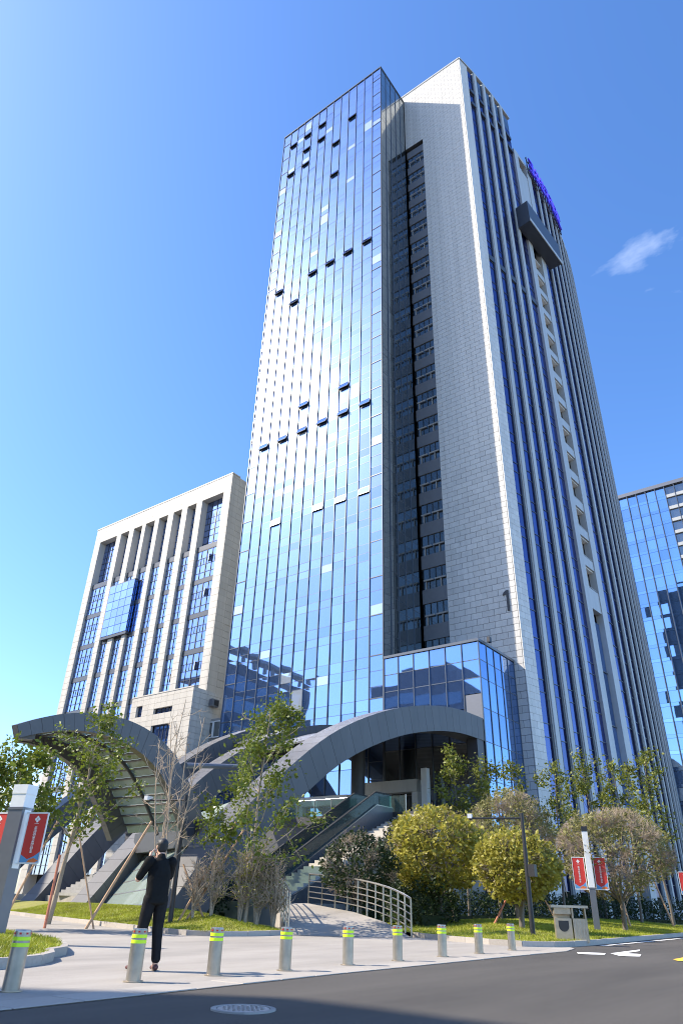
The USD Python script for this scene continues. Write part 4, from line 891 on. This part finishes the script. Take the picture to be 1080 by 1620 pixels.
# ------------------------------------------------------------------ trees, shrubs and stakes
def unit(v): return v/np.maximum(np.linalg.norm(v, axis=-1, keepdims=True), 1e-9)
def leaves(mb, pts, size, r, flat_=0.3):
    n = len(pts); pts = np.asarray(pts); d = unit(r.normal(size=(n, 3))*[1, 1, flat_+.4]); s = unit(np.cross(d, r.normal(size=(n, 3)))); L = size*r.uniform(.4, 1.5, (n, 1))
    nn = np.cross(d, s)
    v = np.stack([pts, pts+d*L*.5+s*L*.32+nn*L*.06, pts+d*L, pts+d*L*.5-s*L*.32+nn*L*.06], 1).reshape(-1, 3); i = np.arange(n)[:, None]*4
    mb.add(v, np.vstack([i+[0, 1, 2], i+[0, 2, 3]]).reshape(-1, 3) if n else np.zeros((0, 3), int))
def bend(r, p, d, L, n=4, wob=.12, up=.1):
    out = [np.array(p, float)]; d = unit(np.array(d, float))
    for k in range(n):
        d = unit(d + r.normal(0, wob, 3) + [0, 0, up]); out.append(out[-1]+d*L/n)
    return np.array(out)
def young_tree(label, P, H, seed, spread, nb, leaf_m, leaf_n, leaf_s, bark='bark_pale', stems=1, name='young_tree', first=.28, trunk_r=.07, bare=.0, group=None, lean=(0, 0)):
    r = np.random.default_rng(seed); t = thing(name, label, 'tree' if 'shrub' not in name else 'shrub', P, 0, group); wood, tw = MB(), MB(); tips = []
    for s in range(stems):
        a = r.uniform(0, 6.28); off = np.array([math.cos(a), math.sin(a), 0])*(0 if stems == 1 else .12*H/4)
        tr = bend(r, off*.5+[0, 0, -.1], (off[0]*.9+lean[0], off[1]*.9+lean[1], 1), H*(1 if s == 0 else r.uniform(.75, 1)), 9, .05, .12)
        R = trunk_r*(1 if stems == 1 else .6); wood.tube(tr, np.linspace(R, .012, len(tr)), 7)
        for k in range(nb):
            f = first+(1-first)*(k+r.random())/nb*.96; i = f*(len(tr)-1); j = int(i); p = tr[j]+(tr[min(j+1, len(tr)-1)]-tr[j])*(i-j)
            a = k*2.4+r.uniform(-.5, .5); L = spread*(1.15-f*.75)*r.uniform(.6, 1.15); e = r.uniform(.35, 1.0)
            br = bend(r, p, (math.cos(a), math.sin(a), e), L, 5, .13, .08); wood.tube(br, np.linspace(max(.35*R*(1.2-f), .012), .006, len(br)), 5, cap=False)
            for q in range(4):
                u = r.uniform(.3, 1.0)*(len(br)-1); jj = int(u); pp = br[jj]+(br[min(jj+1, len(br)-1)]-br[jj])*(u-jj)
                sb = bend(r, pp, unit(br[-1]-br[0])+r.normal(0, .6, 3), L*r.uniform(.25, .5), 3, .18, .08); tw.tube(sb, np.linspace(.008, .004, len(sb)), 4, cap=False)
                if r.random() > bare: tips.append((sb, br))
    wood_o = obj('trunk', wood, bark, t, smooth=True)
    obj('twigs', tw, bark, t, kind='stuff')
    if leaf_n and tips:
        lm = MB(); per = max(1, leaf_n//len(tips)); pts = []
        for sb, br in tips:
            k = max(1, int(per*r.uniform(.2, 1.8))); u = r.random(k)*(len(sb)-1); j = u.astype(int); q = sb[j]+(sb[np.minimum(j+1, len(sb)-1)]-sb[j])*(u-j)[:, None]
            pts.append(q+r.normal(0, leaf_s*1.1, (k, 3)))
        leaves(lm, np.vstack(pts), leaf_s, r); obj('crown', lm, leaf_m, t, kind='stuff')
    return t
def px_height(P, x, y): return at_range(x, y, np.hypot(P[0], P[1]))[2]-P[2]
P = place(80, 1440, 30); young_tree('tall young tree with sparse leaves on the far left lawn, its top before the wing', P, px_height(P, 140, 1128), 11, 2.7, 17, 'leaf_green', 2600, .15, trunk_r=.10, lean=(.02, 0))
P = place(388, 1443); young_tree('young tree with dense small green leaves before the main arch', P, px_height(P, 388, 1120), 12, 2.9, 28, 'leaf_green', 6000, .13, trunk_r=.075, first=.16)
P = place(250, 1441); young_tree('leafless many stemmed tree behind the person', P, px_height(P, 262, 1105), 13, 1.6, 10, 'leaf_olive', 0, .1, 'twig_brown', 6, 'bare_tree', first=.35, trunk_r=.06)
P = at_range(-32, 1440, 26); P[2] = .3; young_tree('leafy tree reaching in from the left edge beside the light column', P, px_height(P, 0, 1195), 14, 2.4, 20, 'leaf_green', 5000, .15, trunk_r=.09)
for i, (x, y, x2, y2, sd, lf, n, lab) in enumerate([(333, 1450, 335, 1335, 21, 'leaf_olive', 300, 'bare twiggy shrub on the left lawn under the leafy tree'), (405, 1454, 405, 1330, 22, 'leaf_olive', 1500, 'large pale twiggy shrub nearest the ramp'), (380, 1440, 380, 1345, 23, 'leaf_yellow', 900, 'shrub with reddish leaves between two bare shrubs'), (305, 1441, 300, 1350, 24, 'leaf_olive', 0, 'thin grey shrub by the crossed stakes'), (432, 1458, 432, 1345, 25, 'leaf_olive', 500, 'slender twiggy shrub at the right tip of the left lawn')]):
    P = place(x, y); young_tree(lab, P, px_height(P, x2, y2), sd, .75, 9, lf, n, .07, 'twig_brown', 11, 'shrub', first=.2, trunk_r=.035)
def ball_tree(label, P, H, W, seed, leaf_m, nleaf, leaf_s, twigs, twig_m='twig_brown', group=None):
    r = np.random.default_rng(seed); t = thing('ball_tree', label, 'tree', P, 0, group); wood, tw = MB(), MB(); th = H*.24; zb = th*1.05; c = np.array([0, 0, zb+(H-zb)*.5]); R = np.array([W/2, W/2, (H-zb)*.5])
    tr = bend(r, (0, 0, -.1), (0, 0, 1), th+.1, 4, .04); wood.tube(tr, np.linspace(.12, .09, 5), 8); ends = []
    for k in range(13):
        a = k*2.399; z = 1-1.8*(k+.5)/13; q = np.array([math.cos(a)*math.sqrt(max(0, 1-z*z)), math.sin(a)*math.sqrt(max(0, 1-z*z)), z]); tgt = c+q*R*.62
        p0 = tr[-1]+[0, 0, -.25*r.random()]; m = (p0+tgt)/2+r.normal(0, .15, 3)+[0, 0, -.1]; br = np.array([p0, m, tgt]); wood.tube(br, (.055, .035, .02), 6, cap=False)
        for s in range(9):
            d = unit(q*1.0+r.normal(0, .55, 3)); e = c+unit((tgt+d*R*.4-c)/R)*R*r.uniform(.8, 1.0); sb = np.array([tgt+(m-tgt)*r.uniform(0, .5), (tgt+e)/2+r.normal(0, .08, 3), e]); wood.tube(sb, (.02, .014, .008), 4, cap=False); ends.append((sb[1], e))
    base = np.array(ends)
    for k in range(twigs):
        a, e = base[r.integers(len(base))]; p = a+(e-a)*r.random(); o = unit((p-c)/R+r.normal(0, .35, 3)); L = .25*W*r.uniform(.3, .9); q = p+o*L+[0, 0, L*.08]; rho = np.linalg.norm((q-c)/R)
        if rho > 1.05: q = c+(q-c)*(1.05/rho)
        tw.tube([p, (p+q)/2+r.normal(0, .04, 3), q], (.007, .005, .003), 3, cap=False)
    n3 = nleaf*3; u = unit(r.normal(size=(n3, 3))); rad = 1-.34*r.random(n3)**1.7; rad *= 1+.16*(meshkit.fbm(u*2.6+seed, 3)-.5)*3.2; p = c+u*R*rad[:, None]
    k = meshkit.fbm(p*1.25+seed*7, 3); low = np.clip((p[:, 2]-th*.35)/.7, 0, 1); keep = (k > .47-.08*r.random(n3)) & (r.random(n3) < low); p = p[keep][:nleaf]
    sh = []
    for k in range(130):          # shoots sticking out of the clipped outline
        u1 = unit(r.normal(size=3)+[0, 0, .25]); q = c+u1*R*r.uniform(.88, 1.0); o = unit(u1+[0, 0, .5]+r.normal(0, .25, 3))*r.uniform(.15, .42)
        if q[2] < th*.6: continue
        tw.tube([q-o*.4, q+o], (.007, .003), 3, cap=False); sh.append(q+o*r.random((7, 1))+r.normal(0, .05, (7, 3)))
    p = np.vstack([p]+(sh if nleaf > 5000 else sh[:40]))
    obj('trunk', wood, 'bark_dark', t, smooth=True); obj('twigs', tw, twig_m, t, kind='stuff'); lm = MB(); leaves(lm, p, leaf_s, r); obj('crown', lm, leaf_m, t, kind='stuff'); return t
def bt(label, x, yb, ytop, rg, wpx, seed, *a, **k):
    P = at_range(x, yb, rg); P[2] = height(P[0], P[1]) if rg < 50 else P[2]; H = px_height(P, x, ytop); ball_tree(label, P, H, wpx/1190*rg*1.0, seed, *a, **k)
bt('yellow leaved ball tree on the left of the right lawn beside the ramp handrail', 697, 1450, 1280, 33, 158, 31, 'leaf_yellow', 9000, .17, 500)
bt('yellow leaved ball tree behind the black camera pole', 824, 1452, 1316, 30, 122, 32, 'leaf_yellow', 8000, .15, 500)
bt('greyish ball tree behind the yellow one, seen above it', 818, 1440, 1252, 40, 130, 33, 'leaf_olive', 6500, .13, 2600)
bt('large brown twiggy ball tree behind the light column and metal bins', 988, 1462, 1280, 37, 160, 34, 'leaf_olive', 7500, .12, 4500)
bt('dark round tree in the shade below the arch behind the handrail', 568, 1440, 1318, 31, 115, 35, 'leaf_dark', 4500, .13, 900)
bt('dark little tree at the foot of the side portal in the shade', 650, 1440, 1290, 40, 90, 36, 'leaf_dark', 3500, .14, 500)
for i, (x, rg, ytop, sp, sd) in enumerate([(742, 43, 1188, 2.0, 41), (792, 44, 1196, 1.9, 42), (838, 47, 1205, 2.1, 43), (893, 47, 1212, 2.3, 44), (958, 52, 1203, 2.6, 45), (1012, 50, 1222, 2.5, 46), (1062, 48, 1196, 2.7, 47)]):
    P = at_range(x, 1440, rg); P[2] = .4
    young_tree(['slender tree before the low glass box corner', 'slender tree right of the glass box corner', 'slender tree before the stone corner of the tower', 'slender tree before the first fins of the curved side', 'spreading slender tree before the tall bay window', 'slender tree before the middle fins, above the twiggy ball', 'slender tree cut by the right edge before the fins'][i], P, px_height(P, x, ytop), sd, sp, 16, 'leaf_back', 2300, .17, 'bark_dark', 1, 'slender_tree', first=.38, trunk_r=.09)
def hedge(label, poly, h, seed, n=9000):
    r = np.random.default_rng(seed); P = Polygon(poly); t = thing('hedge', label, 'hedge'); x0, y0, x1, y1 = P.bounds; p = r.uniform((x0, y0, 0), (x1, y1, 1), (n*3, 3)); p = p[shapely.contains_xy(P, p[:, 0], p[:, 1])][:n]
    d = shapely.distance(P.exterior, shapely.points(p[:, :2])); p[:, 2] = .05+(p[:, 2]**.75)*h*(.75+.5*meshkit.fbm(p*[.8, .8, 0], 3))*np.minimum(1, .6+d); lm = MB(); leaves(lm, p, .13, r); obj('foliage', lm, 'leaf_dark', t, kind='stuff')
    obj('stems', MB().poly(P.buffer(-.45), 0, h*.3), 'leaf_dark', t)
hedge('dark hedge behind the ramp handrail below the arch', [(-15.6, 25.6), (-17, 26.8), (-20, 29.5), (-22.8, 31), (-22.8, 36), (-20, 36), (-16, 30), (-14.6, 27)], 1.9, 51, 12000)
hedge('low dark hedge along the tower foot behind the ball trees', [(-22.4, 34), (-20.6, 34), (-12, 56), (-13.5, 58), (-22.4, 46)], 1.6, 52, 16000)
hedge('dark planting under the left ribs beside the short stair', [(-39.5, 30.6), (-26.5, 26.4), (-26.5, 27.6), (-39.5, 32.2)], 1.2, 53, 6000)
def stake(label, a, b, m='stake_wood', r=.035, rg=None, dr=0.0):
    A = place(*a) if rg is None else at_range(a[0], a[1], rg); B = at_range(b[0], b[1], np.hypot(A[0], A[1])+dr)
    A = A + (A-B)/np.linalg.norm(A-B)*.12
    tag(obj('tree_stake', MB().tube([A, (A+B)/2, B], (r, r*.95, r*.9), 8), m, smooth=40), label, 'tree stake', 'wooden tree stakes')
stake('long pale stake leaning right, its foot left of the person', (140, 1446), (240, 1300), dr=.6, r=.05)
stake('thin dark stake leaning left behind the long pale one', (154, 1436), (126, 1325), dr=.3, r=.03)
stake('orange stake tied to the trunk of the far left tree', (76, 1441), (95, 1353), 'stake_red', r=.045, dr=.2)
stake('stake rising from behind the left banner to the far left tree', (8, 1430), (92, 1298), dr=.3, r=.04)
stake('upper of two parallel stakes leaning to the dense leafy tree', (284, 1444), (373, 1301), r=.038, dr=.5)
stake('lower of two parallel stakes leaning to the dense leafy tree', (296, 1446), (386, 1313), r=.04, dr=.4)
stake('stake crossing the two parallel ones under the dense leafy tree', (322, 1444), (290, 1368), r=.035, dr=.5)
stake('red brown stake left under the left yellow ball tree', (650, 1456), (676, 1391), 'stake_red', r=.045, dr=.8)
stake('stake right of the trunk of the left yellow ball tree', (718, 1458), (709, 1408), r=.045, dr=.6)
stake('grey thin stake behind the left yellow ball tree', (742, 1446), (751, 1418), r=.04, dr=.4)
stake('upper red brown stake under the right yellow ball tree', (775, 1451), (795, 1405), 'stake_red', r=.04, dr=.6)
stake('lower red brown stake under the right yellow ball tree', (782, 1462), (802, 1420), 'stake_red', r=.04, dr=.5)
stake('stake right of the black camera pole leaning left', (880, 1458), (862, 1425), r=.04, dr=.4)
stake('long stake ending behind the metal bin roof', (904, 1450), (887, 1372), r=.045, dr=.6)
stake('red brown stake between metal bins and light column', (921, 1449), (944, 1400), 'stake_red', r=.045, dr=.6)
stake('bright stake right of the light column leaning left', (997, 1467), (978, 1402), r=.05, dr=.6)
stake('long stake crossing upward through the twiggy ball tree', (981, 1456), (1016, 1360), r=.045, dr=.5)
stake('long pale stake right of the twiggy ball tree', (1066, 1467), (1030, 1385), r=.055, dr=.5)

# ------------------------------------------------------------------ parked cars far right
def car(label, loc, rz):
    t = thing('parked_car', label, 'car', loc, rz, None)
    side = Polygon([(-2.2, .35), (-2.25, .75), (-2.0, .95), (-1.25, 1.0), (-.55, 1.42), (.75, 1.46), (1.5, 1.05), (2.15, .98), (2.28, .6), (2.2, .3)]).buffer(-.06).buffer(.06)
    def ext(P, x0, x1): m = trimesh.creation.extrude_polygon(P, x1-x0, engine='earcut'); v = m.vertices; return MB().add(np.column_stack([v[:, 2]+x0, v[:, 0], v[:, 1]]), m.faces[:, ::-1]*1)
    wheelcut = side
    for y in (-1.38, 1.35): wheelcut = wheelcut.difference(Point(y, .33).buffer(.38))
    obj('body', ext(wheelcut, -.88, .88), 'car_white', t)
    win = Polygon([(-1.1, 1.02), (-.5, 1.36), (.7, 1.4), (1.3, 1.06)])
    for s in (-1, 1):
        obj('side_window', ext(win, .882*s-.004, .882*s+.004), 'dark_glass', t)
        for y in (-1.38, 1.35):
            w = obj('wheel', MB().tube([(.66*s, y, .33), (.86*s, y, .33)], .33, 20), 'rubber', t); obj('rim', MB().tube([(.861*s, y, .33), (.868*s, y, .33)], .21, 14), 'steel', w)
        obj('headlight', MB().box((s*.5-.2, 2.2, .66), (s*.5+.2, 2.29, .8)), 'lamp_white', t); obj('tail_light', MB().box((s*.6-.18, -2.27, .72), (s*.6+.18, -2.18, .86)), 'lamp_red', t)
    obj('windscreen', MB().hexa([(-.74, .84, 1.43), (.74, .84, 1.43), (.8, 1.5, 1.09), (-.8, 1.5, 1.09)][::-1], [(-.74, .84, 1.445), (.74, .84, 1.445), (.8, 1.5, 1.105), (-.8, 1.5, 1.105)][::-1]), 'dark_glass', t)
    obj('rear_window', MB().hexa([(-.72, -.6, 1.42), (.72, -.6, 1.42), (.78, -1.2, 1.06), (-.78, -1.2, 1.06)], [(-.72, -.62, 1.44), (.72, -.62, 1.44), (.78, -1.22, 1.075), (-.78, -1.22, 1.075)]), 'dark_glass', t)
car('white car parked behind the twiggy ball tree at the right edge', (-9.8, 62.5, .0), math.radians(75)); car('white car parked farther back beside the tower foot', (-14.0, 63.5, 0), math.radians(80))

# ------------------------------------------------------------------ the person taking a picture
def chain_solid(limbs, edge=0.018, it=6):
    """limbs: lists of (joint, radius); hulls of neighbouring spheres joined into one smooth surface"""
    tot = manifold3d.Manifold()
    for L in limbs:
        sp = [manifold3d.Manifold.sphere(r if np.isscalar(r) else 1.0, 20).scale((1, 1, 1) if np.isscalar(r) else r).translate(tuple(map(float, p))) for p, r in L]
        if len(sp) == 1: tot = tot + sp[0]
        for a, b in zip(sp[:-1], sp[1:]): tot = tot + manifold3d.Manifold.batch_hull([a, b])
    m = tot.refine_to_length(edge).to_mesh(); t = trimesh.Trimesh(m.vert_properties[:, :3], m.tri_verts, process=True)
    trimesh.smoothing.filter_taubin(t, lamb=.5, nu=.53, iterations=it); return t
gp = ground_at(231, 1536, 0); face_az = math.radians(-68)
person = thing('person', 'person in black clothes seen from behind, holding a phone up to take a picture', 'person', gp, -face_az)
PEL, CH, NK, HD = (0, -.01, .93), (0, .0, 1.24), (0, .01, 1.45), np.array([0, .055, 1.605])
HIP = {1: (.085, 0, .90), -1: (-.085, 0, .90)}; KN = {1: (.10, .04, .49), -1: (-.13, .05, .49)}; AN = {1: (.115, -.02, .085), -1: (-.19, .06, .085)}
SH = {1: (.175, .0, 1.405), -1: (-.175, .0, 1.405)}; EL = {1: (.235, .20, 1.19), -1: (-.27, .16, 1.16)}; WR = {1: (.055, .34, 1.45), -1: (-.075, .34, 1.45)}
L = [[(PEL, (.15, .105, .11)), (CH, (.155, .105, .15)), ((0, .0, 1.38), (.12, .08, .07))], [((0, .0, 1.40), .07), (NK, .055), ((0, .03, 1.53), .052)],
     [(HD+[0, -.012, .025], (.075, .092, .092)), (HD+[0, .02, -.055], (.058, .07, .055))], [(HD+[0, .092, .0], .016), (HD+[0, .108, -.018], .013)], [(HD+[0, .085, -.055], (.028, .014, .008))]]
for s in (1, -1):
    L += [[(HIP[s], .088), (KN[s], .056), (AN[s], .04)], [(AN[s], .04), (np.array(AN[s])+[0, .02, -.05], .036), (np.array(AN[s])+[s*.015, .15, -.055], .03)],
          [(SH[s], .058), (EL[s], .042), (WR[s], .029)], [(HD+[s*.077, -.01, .0], (.012, .024, .032))]]
    w = np.array(WR[s]); palm = w+[-s*.012, .03, .065]; L += [[(w, .028), (palm, (.022, .03, .036))]]
    for k in range(4):   # fingers curl round the phone
        b = palm+[-s*.004, .018, .035-.023*k]; m = b+[-s*.005, .04-.003*abs(k-1), .006]; e = m+[-s*.028, .008, -.002]; L.append([(b, .0095), (m, .0088), (e, .0075)])
    b = palm+[-s*.012, -.015, .03]; L.append([(b, .011), (b+[-s*.02, -.006, .03], .0095), (b+[-s*.04, .004, .045], .008)])
body = chain_solid(L, .012, 4); obj('body', (np.array(body.vertices), np.array(body.faces)), 'skin', person, smooth=True)
def child(name, limbs, m, e=.016, it=6):
    t = chain_solid(limbs, e, it); obj(name, (np.array(t.vertices), np.array(t.faces)), m, person, smooth=True)
sh = [[((0, -.012, .86), (.175, .125, .05)), ((0, -.012, 1.0), (.172, .125, .08)), (CH, (.178, .128, .15)), ((0, .0, 1.395), (.145, .095, .07))], [((0, .0, 1.42), .075), ((0, .004, 1.46), .066)]]
for s in (1, -1): sh.append([(SH[s], .078), (np.array(SH[s])*.45+np.array(EL[s])*.55, .066), (np.array(SH[s])*.15+np.array(EL[s])*.85, .06)])
child('shirt', sh, 'black_cloth')
tr = [[((0, -.01, .95), (.158, .118, .05)), (PEL, (.165, .122, .09))]]
for s in (1, -1): tr.append([(HIP[s], .105), (np.array(KN[s])+[0, 0, .02], .078), (np.array(AN[s])+[0, 0, .06], .066)])
child('trousers', tr, 'dark_trousers')
for s in (1, -1):
    a = np.array(AN[s]); child('shoe', [[(a+[0, -.035, -.045], (.04, .045, .04)), (a+[s*.01, .06, -.05], (.043, .05, .035)), (a+[s*.018, .155, -.058], (.042, .045, .027))]], 'shoe_brown', .014, 3)
child('hair', [[(HD+[0, -.028, .045], (.086, .095, .085)), (HD+[0, -.045, -.02], (.08, .062, .06))], [(HD+[0, .03, .085], (.07, .06, .04))]], 'hair_black', .012, 3)
for s in (1, -1): obj('eye', MB().tm(trimesh.creation.icosphere(2, .012).apply_translation(HD+[s*.031, .085, .012])), 'lamp_white', person, smooth=True)
R_ = np.array([[math.cos(-face_az), -math.sin(-face_az), 0], [math.sin(-face_az), math.cos(-face_az), 0], [0, 0, 1]])
phone_at = gp + R_ @ np.array([-.01, .40, 1.535]); ph = thing('phone', 'dark phone held up by the person in black', 'phone', phone_at, -face_az)
obj('case', MB().box((-.075, -.004, -.036), (.075, .004, .036)), 'black_metal', ph); obj('screen', MB().box((-.07, -.0055, -.032), (.07, -.0043, .032)), 'dark_glass', ph); obj('lens', MB().box((.04, .0042, .005), (.06, .007, .025)), 'frame_dark', ph)
